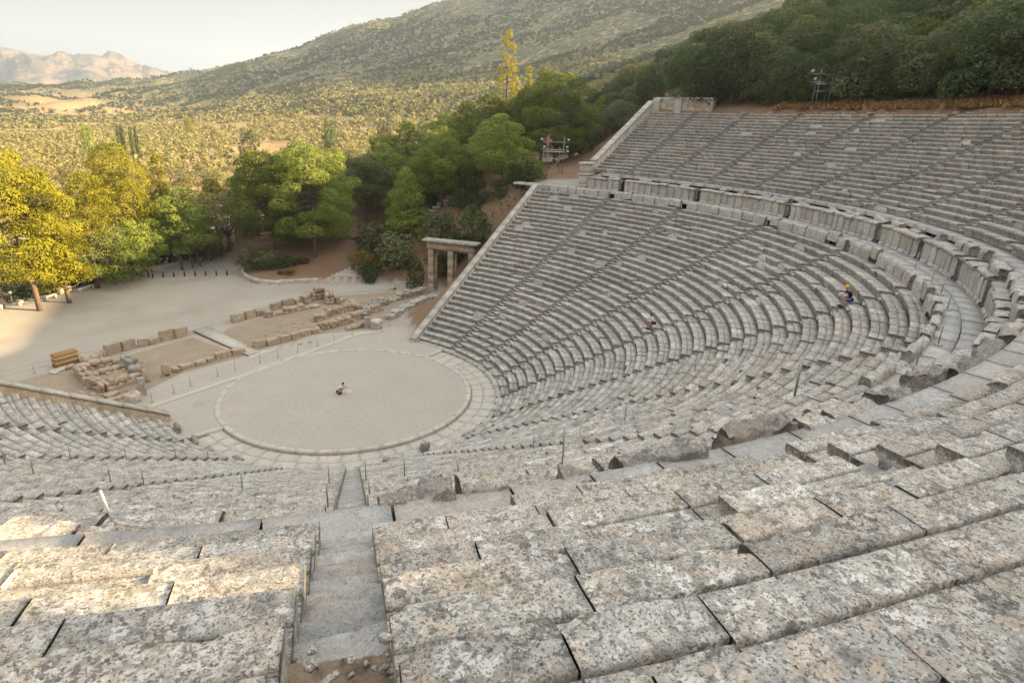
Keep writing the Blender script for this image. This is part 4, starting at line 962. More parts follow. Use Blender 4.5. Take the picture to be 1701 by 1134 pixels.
def crate():
    p = at(95, 612, 0); q_ = at(133, 601, 0); rz = math.atan2(q_[1]-p[1], q_[0]-p[0]); L = np.hypot(*(q_-p)[:2]); c = (p+q_)/2
    t = empty("covered_crate", (c[0], c[1], 0), "long brown canvas-covered crate with pale straps beside the cord fence", "crate", None, rz)
    mb = MB(); mb.box((0, .35, -.02), (L, .8, 1.2), 0, .5, .05); mb.build("body", M['crate'], t)
    for h in (.4, .82):
        mb = MB(); mb.box((0, .35, h), (L+.03, .83, .06), 0, .5, .01); mb.build("strap", M['strap'], t)
crate()
# gate of the side passage
def gate():
    A = at(717, 482.5, 0)[:2]; B = at(749, 486.5, 0)[:2]; d = (B-A)/np.linalg.norm(B-A); L1 = float(np.linalg.norm(B-A)); rz = math.atan2(d[1], d[0])
    t = empty("stone_gate", (A[0], A[1], 0), "restored pale stone gateway with two openings beside the seats", "gateway", None, rz)
    xs = [0, L1, L1*2+.1]; H = 5.75
    for k, x in enumerate(xs):
        mb = MB()
        n = 5
        for j in range(n): mb.box((x, 0, -.1+j*(H+.1)/n), (.72, .72, (H+.1)/n-.012), 0, random.uniform(.5, .8), .015, rough=.004)
        mb.build("pillar", M['stone_warm'], t)
        mb = MB(); mb.box((x+.30, .62, 0), (.4, .42, H-.35), 0, .75, .01, rough=.003)
        if k < 2: mb.build("jamb", M['stone_warm'], t)
        mb = MB(); mb.box((x, 0, 0), (.95, .95, .25), 0, .6, .03, rough=.006); mb.build("pillar_base", M['stone_pale'], t)
    for k in (0, 1):
        mb = MB(); mb.box((xs[k]+L1/2+.1, .62, H-.35), (L1-.3, .40, .33), 0, .6, .01, rough=.004); mb.build("inner_lintel", M['stone_warm'], t)
        x0, x1 = xs[k]-(.48 if k == 0 else 0), xs[k+1]+(.48 if k else 0)
        mb = MB(); mb.box(((x0+x1)/2, 0, H), (x1-x0-.01, .92, .55), 0, random.uniform(.55, .7), .01, rough=.004); mb.build("architrave", M['stone_warm'], t)
        mb = MB(); mb.box(((x0+x1)/2, 0, H+.552), (x1-x0-.01, .98, .42), 0, random.uniform(.5, .65), .01, rough=.004); mb.build("frieze", M['stone_warm'], t)
    for j in range(7):
        Lc = (xs[2]+1.9)/7; mb = MB(); mb.box((-.95+Lc*(j+.5), 0, H+.975), (Lc-.015, 1.75, .2), 0, random.uniform(.3, .5), .04, rough=.008); mb.build("cornice_slab", M['stone'], t)
        mb = MB(); mb.box((-.95+Lc*(j+.5), 0, H+1.176), (Lc-.03, 1.55, .08), 0, .35, .03, rough=.01); mb.build("roof_slab", M['stone'], t)
gate()
# barrier posts and ropes
PC = {}
def post(p, h, label, group, rad=.022, base=True, mat='metal', name="barrier_post", lean=(0, 0)):
    key = (name, round(h, 2), rad, mat, base)
    t = empty(name, p, label, "post", group); t.rotation_euler = (lean[0], lean[1], 0)
    if key not in PC:
        mb = MB(); mb.tube([(0, 0, 0), (0, 0, h)], rad, 8); pm = mb.mesh("post_shaft"); bm_ = None
        if base: mb = MB(); mb.tube([(0, 0, 0), (0, 0, .035), (0, 0, .05)], [.15, .15, .05], 14); bm_ = mb.mesh("post_foot")
        PC[key] = (pm, bm_)
    pm, bm_ = PC[key]; link("post_shaft", pm, M[mat], t)
    if bm_: link("post_foot", bm_, M['metal'], t)
    return t
def rope(pts, sag, rad, label, mat, name="rope", cat="rope"):
    mb = MB(); P = []
    for a, b in zip(pts[:-1], pts[1:]):
        for k in np.linspace(0, 1, 9)[:-1]: q = np.array(a)*(1-k)+np.array(b)*k; q[2] -= sag*4*k*(1-k); P.append(q)
    P.append(np.array(pts[-1], float)); mb.tube(P, rad, 5); return tag(mb.build(name, M[mat]), label, cat)
stage = [(218, 677), (253, 668), (289, 653), (317, 641), (362, 625), (391, 615), (432, 603), (462, 594), (495, 585), (527, 575), (555, 566), (585, 557)]
tops = []
for i, (px, py) in enumerate(stage):
    p = put(px, py); post(p, .98, f"thin rope post, {ordn(i)} from the left along the orchestra side of the ruins", "rope posts along the orchestra"); tops.append((p[0], p[1], .93))
rope(tops, .12, .014, "pale sagging rope strung along the orchestra side of the ruins", 'rope')
back = [(57, 620), (135, 600), (159, 597), (202, 588), (257, 572), (317, 556), (352, 545), (393, 531), (425, 522), (480, 508), (517, 496)]
tops = []
for i, (px, py) in enumerate([(0, 634)]+back):
    p = put(px, py); post(p, .9, f"thin cord post, {ordn(i)} from the left along the terrace side of the ruins", "cord posts along the terrace", .018); tops.append((p[0], p[1], .86))
for j, dz in enumerate((0, -.42)):
    rope([(a, b, c+dz) for a, b, c in tops], .07, .010, ("upper" if j == 0 else "lower")+" grey cord of the fence on the terrace side", 'wire', "cord", "cord")
tops = []
for i, (px, py) in enumerate([(647, 543), (672, 527), (692, 522), (735, 498)]):
    p = put(px, py); post(p, .55, f"short rope post, {ordn(i)} from the left beside the side passage", "short posts beside the passage", .02); tops.append((p[0], p[1], .52))
rope(tops, .05, .014, "rope along the foundation wall beside the side passage", 'rope')
p0, p1 = put(657, 477), put(716, 476)
tops = []
for i, p in enumerate((p0, p1)): post(p, .8, ("white" if i == 0 else "grey")+" rail post beside the gate path", "rail posts by the gate", .02); tops.append((p[0], p[1], .78))
rope(tops, 0, .02, "thin white rail behind the path left of the gate", 'white', "rail", "rail")
def on_low(px, py):          # point on the lower seats under a picture point
    d = ray(px, py); ts = np.linspace(2, 140, 9000); P = CAM+ts[:, None]*d; r, a = reff(P[:, 0], P[:, 1])
    z = np.where(r < 38, Z_LOW+(np.floor((r-R_LOW)/D_LOW))*H_LOW, np.where(r < 39.6, Z_FLOOR, np.where(r < 40.95, Z_WTOP+.2, Z_UP+np.floor((r-R_UP)/D_UP)*H_UP))); z = np.where(r < R_LOW, 0, z)
    i = np.where(P[:, 2] < z)[0]
    if not len(i): return None
    i = i[0]; return (float(P[i, 0]), float(P[i, 1]), float(z[i]))
for i, (px, yt, yb) in enumerate([(8, 742, 768), (56, 759, 787), (118, 742, 763), (184, 776, 800), (210, 744, 763), (239, 779, 805), (293, 744, 762), (346, 744, 762), (403, 781, 813), (511, 806, 840), (547, 776, 803), (608, 768, 797), (632, 796, 826), (672, 762, 790), (876, 765, 793), (886, 720, 744), (935, 708, 740), (1038, 672, 696), (1095, 642, 662), (1116, 636, 655), (1139, 708, 742), (1154, 595, 616), (1180, 560, 578)]):
    p = on_low(px, yb)
    if not p: continue
    r_, a_ = reff(p[0], p[1])
    if r_ > 35.5: r_ = 34.9; q = polar(0, float(a_), R_LOW+30*D_LOW+.4, Z_LOW+30*H_LOW); p = tuple(q)
    d_ = math.hypot(p[0]-CAM[0], p[1]-CAM[1]); bt = math.degrees(math.atan2(p[0]-CAM[0], p[1]-CAM[1])); zt = CAM[2]+d_*tan_el(px, yt)
    post(p, float(np.clip(zt-p[2], .75, 1.5)), f"thin grey steel post standing in the lower seats, {ordn(i)} counted from the left", "steel posts in the lower seats", .022, False, 'metal', "steel_post")
for i, (px, py) in enumerate([(1250, 716), (1312, 694)]):
    p = on_low(px, py); 
    if p: post((p[0], p[1], Z_FLOOR), 1.15, ("taller grey post left of" if i == 0 else "greenish post beside")+" the broken bench at the near walkway", "posts on the near walkway", .035, False, 'metal', "steel_post")
post(on_low(187, 866), .55, "leaning white sunlit post above the left backrests", None, .017, False, 'white', "white_post", (0, -.12))
tops = []
for i, (px, py) in enumerate([(1408, 378), (1438, 398), (1464, 415), (1507, 447), (1533, 469), (1540, 487), (1547, 511), (1526, 566), (1488, 602)]):
    p = at(px, py, Z_FLOOR); r, a = reff(p[0], p[1]); s = side_of(float(a)); q = polar(s, float(a), min(max(float(r), 38.25), 39.1), Z_FLOOR)
    post(tuple(q), 1.0, f"steel walkway post with heavy foot, {ordn(i)} following the walkway towards the camera", "walkway posts", .022); tops.append((q[0], q[1], q[2]+.95))
rope(tops[3:6], .05, .01, "thin cord between the walkway posts", 'wire', "cord", "cord")
# bollards and stone benches of the terrace
for i in range(8):
    px = 254+i*17.6; py = 461-.6*i if i < 5 else 458-.4*(i-5); p = put(px, py)
    t = empty("bollard", p, f"short dark bollard, {ordn(i)} from the left across the terrace exit", "bollard", "dark bollards")
    mb = MB(); mb.tube([(0, 0, 0), (0, 0, .68), (0, 0, .74)], [.1, .1, .07], 10); mb.build("shaft", M['dkmetal'], t)
    mb = MB(); mb.tube([(0, 0, .6), (0, 0, .64)], .104, 10); mb.build("band", M['metal'], t)
for i, (x0, y0, x1, y1) in enumerate([(0, 514, 6, 511), (73, 500, 93, 494), (130, 487, 154, 479), (190, 468, 208, 462), (227, 458, 246, 453)]):
    a, b = at(x0, y0), at(x1, y1); L = float(np.hypot(*(b-a)[:2])); rz = math.atan2(b[1]-a[1], b[0]-a[0]); c = (a+b)/2
    t = empty("stone_bench", (c[0], c[1], 0), f"low pale stone bench under the pines, {ordn(i)} from the left", "bench", "stone benches at the terrace edge", rz)
    mb = MB(); mb.box((0, 0, .36), (L, .42, .14), 0, .7, .02); mb.build("seat", M['concrete'], t)
    for sx in (-1, 1): mb = MB(); mb.box((sx*(L/2-.14), -.02, 0), (.26, .4, .42), 0, .6, .02); mb.build("leg", M['concrete'], t)
for i, (px, py, h) in enumerate([(102, 488, .75), (114, 485, .75), (34, 506, .6)]):
    mb = MB(); mb.box((0, 0, -.05), (.62, .55, h), .3, .6, .05, rough=.01); o = mb.build("stone_cube", M['concrete']); o.location = put(px, py)
    tag(o, ["left cube of the pair of pale stone cubes at the terrace edge", "right cube of the pair of pale stone cubes at the terrace edge", "small pale box between the left pine trunks"][i], "stone block")
p = put(22, 508); t = empty("small_sign", p, "small white sign on a thin post behind the leftmost pine trunk", "sign"); mb = MB(); mb.tube([(0, 0, 0), (0, 0, 1.5)], .03, 6); mb.build("post_shaft", M['metal'], t); mb = MB(); mb.box((0, 0, 1.4), (.35, .04, .3)); mb.build("panel", M['white'], t)
mb = MB(); mb.box((0, 0, 0), (.7, .5, .95), .2, .4, .03, rough=.01); o = mb.build("brick_post", M['stone_warm']); o.location = put(256, 452); tag(o, "short square brick post at the left end of the bollards", "post")
# island wall, steps, booth, pot
def island_wall():
    P = [np.array([x, y]) for x, y in ISL]; t = empty("curved_wall", (P[0][0], P[0][1], 0), "low curved whitewashed stone wall round the planted island", "wall")
    Q = []
    for a, b in zip(P[:-1], P[1:]):
        n = max(1, int(np.linalg.norm(b-a)/.7)); Q += [a+(b-a)*k/n for k in range(n)]
    Q.append(P[-1])
    for a, b in zip(Q[:-1], Q[1:]):
        d = (b-a)/np.linalg.norm(b-a); m = (a+b)/2; mb = MB(); mb.box((m[0]-P[0][0], m[1]-P[0][1], -.05), (np.linalg.norm(b-a)+.05, .42, .68+random.gauss(0, .02)), math.atan2(d[1], d[0]), random.uniform(.5, 1), .05, rough=.015)
        mb.build("stone", M['stone_pale'], t)
island_wall()
def steps():
    a = at(528, 470, 0); b = at(601, 470, 0); d = (b-a)[:2]; L = np.linalg.norm(d); d = d/L; n = np.array([-d[1], d[0]]); rz = math.atan2(d[1], d[0])
    t = empty("stone_steps", (a[0], a[1], 0), "broad pale stone steps rising from the terrace beside the island", "steps")
    for k in range(9):
        off = .42*k; x0 = .55*k if k < 8 else 4.6; LL = L-x0; c = a[:2]+d*(x0+LL/2)+n*(off+.25)
        mb = MB(); mb.box((c[0]-a[0], c[1]-a[1], -.1), (LL, .5+.02*k, .1+.19*(k+1)), rz, random.uniform(.6, .9), .02, rough=.006); mb.build("step", M['stone_pale'], t)
steps()
def slope_steps():
    p = None; base = None
    for k in range(9):
        px, py = 708+k*7.5, 361-k*5.6; d = ray(px, py); ts = np.linspace(60, 130, 1400); P = CAM+ts[:, None]*d; i = np.where(P[:, 2] < height(P[:, 0], P[:, 1]))[0]
        if not len(i): continue
        q = P[i[0]]
        if base is None: base = q; t = empty("stone_steps", tuple(base), "rough stone steps climbing the red slope under the pines", "steps")
        mb = MB(); mb.box(tuple(q-base+np.array([0, 0, -.25])), (2.3, .7, .4), -.55, random.uniform(.5, .8), .04, rough=.02); mb.build("step", M['stone_pale'], t)
slope_steps()
def booth():
    p = put(528, 414); z = hz(p[0], p[1]); t = empty("kiosk", (p[0], p[1], z-.1), "small dark green kiosk with pale awning behind the island pines", "kiosk", None, .55)
    mb = MB(); mb.box((0, 0, 0), (6.5, 4, .14), 0, .8); mb.build("floor_slab", M['concrete'], t)
    mb = MB(); mb.box((.4, .4, .14), (3.6, 2.4, 2.3), 0, .5, .02); mb.build("body", M['greenp'], t)
    mb = MB(); mb.box((.4, .4, 2.44), (4.4, 3.2, .14), 0, .5, .02); mb.build("roof", M['concrete'], t)
    for sx in (-2.2, -1.4): mb = MB(); mb.box((sx, -1.1, .14), (.5, .5, .9), 0, .5, .03); mb.build("board", M['white'], t)
    for sx in (-2.6, 2.6): mb = MB(); mb.tube([(sx, -1.5, .1), (sx, -1.5, 2.9)], .05, 8); mb.build("post", M['white'], t)
    mb = MB(); mb.add([(-3, -1.9, 2.6), (-.4, -1.9, 2.6), (-.4, .2, 3.1), (-3, .2, 3.1), (-3, -1.9, 2.56), (-.4, -1.9, 2.56), (-.4, .2, 3.06), (-3, .2, 3.06)], [np.array([(0, 1, 2, 3), (7, 6, 5, 4), (0, 4, 5, 1), (1, 5, 6, 2), (2, 6, 7, 3), (3, 7, 4, 0)])], .5); mb.build("awning", M['white'], t)
booth()
mb = MB(); mb.tube([(0, 0, 0), (0, 0, .45), (0, 0, .5)], [.26, .36, .38], 16); o = mb.build("plant_pot", M['terra']); o.location = put(611, 459); tag(o, "terracotta pot at the foot of the dark shrub right of the steps", "pot")
mb = MB(); mb.box((0, 0, 0), (.45, 1.4, .5), .3, .5, .05); o = mb.build("wooden_bench", M['bark']); _p = put(501, 428); o.location = (_p[0], _p[1], hz(_p[0], _p[1])); tag(o, "small dark bench on the bare earth behind the island", "bench")
# scaffold towers for lamps
def scaffold(p, rz, label, W=2.5, D=1.4, H=5.2, bar=3.4, brace=True):
    t = empty("lighting_scaffold", p, label, "scaffold tower", None, rz); k = 0
    for sx in (-1, 1):
        for sy in (-1, 1):
            mb = MB(); hh = H if sy < 0 else H*.72; mb.tube([(sx*W/2, sy*D/2, -.3), (sx*W/2, sy*D/2, hh)], .04, 6); mb.build("leg", M['metal'], t)
    for z, ext in ((H*.42, 0), (H*.60, .35), (H*.66, .6), (H*.86, .8)):
        for sy in (-1, 1):
            if sy > 0 and z > H*.7: continue
            mb = MB(); mb.tube([(-W/2-ext, sy*D/2, z), (W/2+ext, sy*D/2, z)], .038, 6); mb.build("crossbar", M['metal'], t)
        for sx in (-1, 1): mb = MB(); mb.tube([(sx*W/2, -D/2, z), (sx*W/2, D/2, z)], .035, 6); mb.build("side_bar", M['metal'], t)
    mb = MB(); mb.box((0, -.1, H*.60+.04), (W+.5, D*.8, .06)); mb.build("deck", M['ramp'], t)
    if brace:
        for sg in (-1, 1): mb = MB(); mb.tube([(-sg*W/2, -D/2, .2), (sg*W/2, -D/2, H*.5)], .032, 6); mb.build("brace", M['metal'], t)
    for (x, z) in ((-W/2-.95, H*.90), (-W/2-.5, H*.70), (W/2+.7, H*.90), (W/2+.55, H*.71), (W/2+.65, H*.60)):
        l = MB(); l.box((x, -D/2, z), (.3, .25, .26), .1, .5, .04); f = l.build("floodlight", M['white'], t)
        g = MB(); g.box((x, -D/2-.13, z+.03), (.24, .02, .2)); g.build("lens", M['metal'], f)
_p = at(917, 298, Z_FLOOR-.1); scaffold((_p[0], _p[1], hz(_p[0], _p[1])), -.55, "grey lamp scaffold at the head of the lower right parapet")
def on_ground(px, py, t0=40, t1=200):
    d = ray(px, py); ts = np.linspace(t0, t1, 3200); P = CAM+ts[:, None]*d; i = np.where(P[:, 2] < height(P[:, 0], P[:, 1]))[0]
    return P[i[0]] if len(i) else None
_a = RAD(68.3); _p = polar(0, 71.3, R_RIM+1.6, 0); scaffold((_p[0], _p[1], hz(_p[0], _p[1])), -.95, "tall lamp scaffold among the dark trees above the top row", 1.4, 1.1, 4.1, 3, False)
mb = MB(); mb.box((0, 0, 0), (.35, .3, .9), .3, .5, .03); o = mb.build("cable_cabinet", M['metal']); _p = at(901, 296, Z_FLOOR); o.location = (_p[0], _p[1], hz(_p[0], _p[1])); tag(o, "small grey cabinet at the left foot of the lamp scaffold", "cabinet")
# ------------------------------------------------------------------ people
def skin_mesh(name, V, Rd, E, lv=1):
    me = bpy.data.meshes.new(name); me.from_pydata([tuple(v) for v in V], E, []); o = bpy.data.objects.new(name, me); COL.objects.link(o)
    o.modifiers.new("s", 'SKIN'); sk = me.skin_vertices[0].data if me.skin_vertices else None
    for i, r in enumerate(Rd):
        sk[i].radius = (r, r) if np.isscalar(r) else r; sk[i].use_root = (i == 0)
    sb = o.modifiers.new("b", 'SUBSURF'); sb.levels = lv; sb.render_levels = lv
    dg = bpy.context.evaluated_depsgraph_get(); ev = o.evaluated_get(dg); out = bpy.data.meshes.new_from_object(ev); out.name = name
    bpy.data.objects.remove(o); bpy.data.meshes.remove(me)
    out.polygons.foreach_set("use_smooth", np.ones(len(out.polygons), bool)); return out
def person(p, facing, pose, label, tee, shorts, cap=None, extras=()):
    J = {k: np.array(v, float) for k, v in pose.items()}
    V, Rd, E, idx = [], [], [], {}
    def add(n, v, r, par=None):
        V.append(np.array(v, float)); Rd.append(r); idx[n] = len(V)-1
        if par is not None: E.append((idx[par], idx[n]))
    add('pelvis', J['pelvis'], (.125, .10)); add('spine', J['spine'], (.125, .10), 'pelvis'); add('chest', J['chest'], (.145, .11), 'spine')
    add('nb', J['nb'], (.075, .065), 'chest'); add('neck', J['neck'], .052, 'nb'); add('chin', J['head']+[0, .015, -.05], (.062, .068), 'neck'); add('head', J['head']+[0, 0, .03], (.078, .092), 'chin'); add('crown', J['head']+[0, -.01, .095], (.055, .065), 'head')
    hd = J['head']; add('nose0', hd+[0, .082, .0], .014, 'head'); add('nose', hd+[0, .108, -.012], .010, 'nose0')
    for s, n in ((-1, 'l'), (1, 'r')):
        m = np.array([s, 1, 1]); add('ear'+n, hd+[s*.088, -.005, .005], .012, 'head')
        add('sh'+n, J['sh']*m, .062, 'chest'); add('el'+n, J['el']*m if 'el'+n not in J else J['el'+n], .042, 'sh'+n); w_ = J['wr']*m if 'wr'+n not in J else J['wr'+n]; add('wr'+n, w_, .026, 'el'+n)
        d = w_-V[idx['el'+n]]; d /= np.linalg.norm(d); add('pa'+n, w_+d*.06, (.036, .018), 'wr'+n)
        sd_ = np.cross(d, [0, 0, 1.]); sd_ /= np.linalg.norm(sd_); dn = np.cross(sd_, d)*-1; dn = dn if dn[2] < 0 else -dn
        for f, (off, ln) in enumerate(((-.028, .062), (-.010, .075), (.010, .070), (.028, .055))):
            a = w_+d*.095+sd_*off; add(f'f{f}a'+n, a, .0095, 'pa'+n); add(f'f{f}b'+n, a+d*ln*.5+dn*.012, .0085, f'f{f}a'+n); add(f'f{f}c'+n, a+d*ln*.85+dn*.035, .007, f'f{f}b'+n)
        a = w_+d*.045-sd_*s*.032; add('t0'+n, a, .011, 'pa'+n); add('t1'+n, a+d*.035-sd_*s*.02+dn*.008, .009, 't0'+n)
        add('hip'+n, J['hip']*m, .092, 'pelvis'); add('kn'+n, J['kn']*m if 'kn'+n not in J else J['kn'+n], .058, 'hip'+n); kk = V[-1]; an = J['an']*m if 'an'+n not in J else J['an'+n]; add('ca'+n, kk*.62+an*.38+[0, -.025, 0], .055, 'kn'+n); add('an'+n, an, .036, 'ca'+n); add('to'+n, an+[0, .14, -.045], .032, 'an'+n)
    t = empty("person", p, label, "person", None, facing)
    link("body", skin_mesh("body", V, Rd, E), M['skin'], t)
    # shirt: torso and sleeves
    g = lambda *ns: [V[idx[n]] for n in ns]
    sv = [J['pelvis']+[0, -.0, .03], J['spine'], J['chest'], J['nb']*.75+J['chest']*.25]; sr = [(.150, .125), (.150, .125), (.172, .138), (.10, .09)]; se = [(0, 1), (1, 2), (2, 3)]
    for n in 'lr':
        k = len(sv); sv += [V[idx['sh'+n]], V[idx['sh'+n]]*.45+V[idx['el'+n]]*.55]; sr += [.084, .066]; se += [(2, k), (k, k+1)]
    link("t_shirt", skin_mesh("t_shirt", sv, sr, se), M[tee], t)
    sv = [J['pelvis']]; sr = [(.158, .132)]; se = []
    for n in 'lr':
        k = len(sv); sv += [V[idx['hip'+n]], V[idx['hip'+n]]*.3+V[idx['kn'+n]]*.7]; sr += [.115, .092]; se += [(0, k), (k, k+1)]
    link("shorts", skin_mesh("shorts", sv, sr, se), M[shorts], t)
    for n in 'lr':
        a = V[idx['an'+n]]; mb = MB(); Vv, F = rock_mesh((.10, .28, .11), 1, 8, .7, .0); mb.add(Vv+a+[0, .06, -.045], [F]); mb.build("shoe", M['shoe'], t, smooth=True)
    def dome(rx, rz, z0, n=8, front=.0):
        T_, Pp = np.meshgrid(np.linspace(0, pi*.56, n), np.linspace(0, 2*pi, 17), indexing='ij'); D = np.stack([rx*np.sin(T_)*np.cos(Pp), rx*1.13*np.sin(T_)*np.sin(Pp)-.012, rz*np.cos(T_)], -1)
        return D.reshape(-1, 3)+hd+[0, 0, z0], grid_faces(n, 17)
    mb = MB(); Vv, F = dome(.088, .105, .045); mb.add(Vv, [F]); mb.build("hair", M['hair'], t, smooth=True)
    for s in (-1, 1):
        mb = MB(); Vv, F = rock_mesh((.022, .014, .014), 1, 6, .7, 0.); mb.add(Vv+hd+[s*.032, .083, .02], [F]); mb.build("eye", M['hair'], t)
    mb = MB(); mb.box(hd+[0, .083, -.045], (.045, .012, .010)); mb.build("mouth", M['red'], t)
    if cap:
        mb = MB(); Vv, F = dome(.104, .115, .058); mb.add(Vv, [F]); c = mb.build("cap", M[cap], t, smooth=True)
        mb = MB(); mb.box(hd+[0, .14, .055], (.15, .12, .014), 0, .5, .004); mb.build("visor", M[cap], c)
    return t, V, idx
SEATED = dict(pelvis=(0, 0, .11), spine=(0, .05, .29), chest=(0, .16, .49), nb=(0, .24, .61), neck=(0, .28, .66), head=(0, .335, .755), sh=(.175, .20, .55), el=(.215, .36, .28), wr=(.10, .56, .25), hip=(.09, .03, .09), kn=(.15, .47, .13), an=(.13, .42, -.33))
CROUCH = dict(pelvis=(0, -.05, .30), spine=(0, .06, .47), chest=(0, .19, .65), nb=(0, .28, .77), neck=(0, .32, .82), head=(0, .39, .90), sh=(.175, .23, .71), el=(.22, .44, .56), wr=(.07, .64, .60), hip=(.09, -.03, .27), kn=(.17, .38, .48), an=(.13, .03, .11))
def seat_spot(px, py, back=.22):
    q = on_low(px, py); r, a = reff(q[0], q[1]); k = int((float(r)-R_LOW)//D_LOW); s = side_of(float(a))
    r = R_LOW+k*D_LOW+back; p = polar(s, float(a), r, Z_LOW+k*H_LOW); c = polar(s, float(a), r-1, 0); return p, math.atan2(c[1]-p[1], c[0]-p[0])-pi/2
p, rz = seat_spot(1081, 541); t, V, ix = person(tuple(p), rz+.25, SEATED, "person in white t-shirt and black shorts sitting on the seats, leaning forward holding a phone", 'tee_w', 'short_k')
mb = MB(); mb.box(V[ix['f1cr']]+[-.04, .02, -.01], (.16, .015, .09), .3, .5, .004); o = mb.build("phone", M['tee_k']); o.parent = None; o.location = tuple(p); o.rotation_euler.z = rz+.25; tag(o, "black phone held by the person in the white t-shirt", "phone")
p, rz = seat_spot(1405, 502); t, V, ix = person(tuple(p), rz+.15, SEATED, "person in yellow cap, black t-shirt and blue shorts sitting with forearms on knees", 'tee_k', 'short_b', 'cap_y')
for n in 'lr':
    mb = MB(); a, b = V[ix['hip'+n]], V[ix['kn'+n]]; sx = 1 if n == 'r' else -1; o_ = np.array([sx*.085, 0, .02]); mb.tube([a+o_+[0, .05, 0], a*.4+b*.6+o_], [.016, .016], 6); mb.build("white_stripe", M['white'], t)
mb = MB(); mb.tube([V[ix['f1cl']]+[.03, 0, -.02], V[ix['f1cl']]+[.03, .0, .16], V[ix['f1cl']]+[.03, 0, .2]], [.032, .032, .014], 10); o = mb.build("bottle", M['white']); o.location = tuple(p); o.rotation_euler.z = rz+.15; tag(o, "small white bottle held by the person in the yellow cap", "bottle")
c = at(563, 654, .03); fz = math.atan2(RT[1], RT[0])-pi/2
t, V, ix = person((float(c[0]), float(c[1]), .03), fz, CROUCH, "person in white t-shirt and green shorts crouching at the orchestra centre", 'tee_w', 'short_g')
mb = MB(); mb.box(np.array([.26, .16, .26]), (.10, .26, .22), 0, .5, .04); o = mb.build("shoulder_bag", M['bag']); o.location = (float(c[0]), float(c[1]), .03); o.rotation_euler.z = fz; tag(o, "small tan bag hanging at the side of the crouching person", "bag")
mb = MB(); mb.tube([np.array([.27, .06, .47]), np.array([.23, .16, .62]), np.array([.05, .10, .74])], .012, 5); s_ = mb.build("strap", M['bag'], o)
# ------------------------------------------------------------------ foliage builders
def leaves(C, N, size, asp, rng, jit=.55):
    """quads at points C facing roughly along N"""
    n = len(C); N = N+rng.normal(0, jit, (n, 3)); N /= np.linalg.norm(N, axis=1)[:, None]+1e-9
    A = np.cross(N, rng.normal(0, 1, (n, 3))); A /= np.linalg.norm(A, axis=1)[:, None]+1e-9; B = np.cross(N, A)
    s = size*rng.uniform(.6, 1.35, n)[:, None]; a, b = A*s*.5, B*s*.5*asp
    V = np.stack([C-a-b*.35, C-b, C+a-b*.2, C+a*.5+b, C-a*.6+b*.9], 1)
    return V.reshape(-1, 3), np.arange(n*5).reshape(n, 5)
def puff_pts(c, r, n, rng, low=-.45):
    u = rng.uniform(low, 1, n); t = rng.uniform(0, 2*pi, n); s = np.sqrt(np.maximum(0, 1-u*u)); D = np.stack([s*np.cos(t), s*np.sin(t), u], 1)
    k = (1+.16*fbm(D[:, 0]*2.2+c[0], D[:, 1]*2.2+c[1], D[:, 2]*2.2+c[2], 2, 3))*rng.uniform(.80, 1.04, n)
    return c+D*r*k[:, None], D/np.asarray(r)*np.mean(r)
def crown_mesh(puffs, dens, size, asp, rng, jit=.55, low=-.45, name="crown"):
    Cs, Ns, Ts = [], [], []
    P = np.array([p[0] for p in puffs]); Rr = np.array([np.ones(3)*p[1] for p in puffs])
    for c, r in zip(P, Rr):
        ar = 4*pi*((r[0]*r[1])**1.6/3+2*(r[0]*r[2])**1.6/3)**(1/1.6); n = int(ar*dens*(1-low)/2)
        C, N = puff_pts(c, r, n, rng, low)
        keep = np.ones(len(C), bool)
        for c2, r2 in zip(P, Rr):
            if c2 is c or np.allclose(c, c2): continue
            keep &= (((C-c2)/(r2*.80))**2).sum(1) > 1
        C, N = C[keep], N[keep]; Cs.append(C); Ns.append(N); Ts.append(np.clip(rng.normal(rng.uniform(.3, .7), .18, len(C)), 0, 1))
    C, N, Tn = np.concatenate(Cs), np.concatenate(Ns), np.concatenate(Ts)
    V, F = leaves(C, N, size, asp, rng, jit); return mesh_from(name, V, [F], np.repeat(Tn, 5))
def trunk_mesh(path, rad, limbs, name="trunk"):
    mb = MB(); mb.tube(path, rad, 9)
    for (a, b, r) in limbs:
        m = (a+b)/2+np.array([0, 0, -.12*np.linalg.norm(b-a)]); mb.tube([a, m, b], [r, r*.7, r*.3], 5)
    return mb.mesh(name, True)
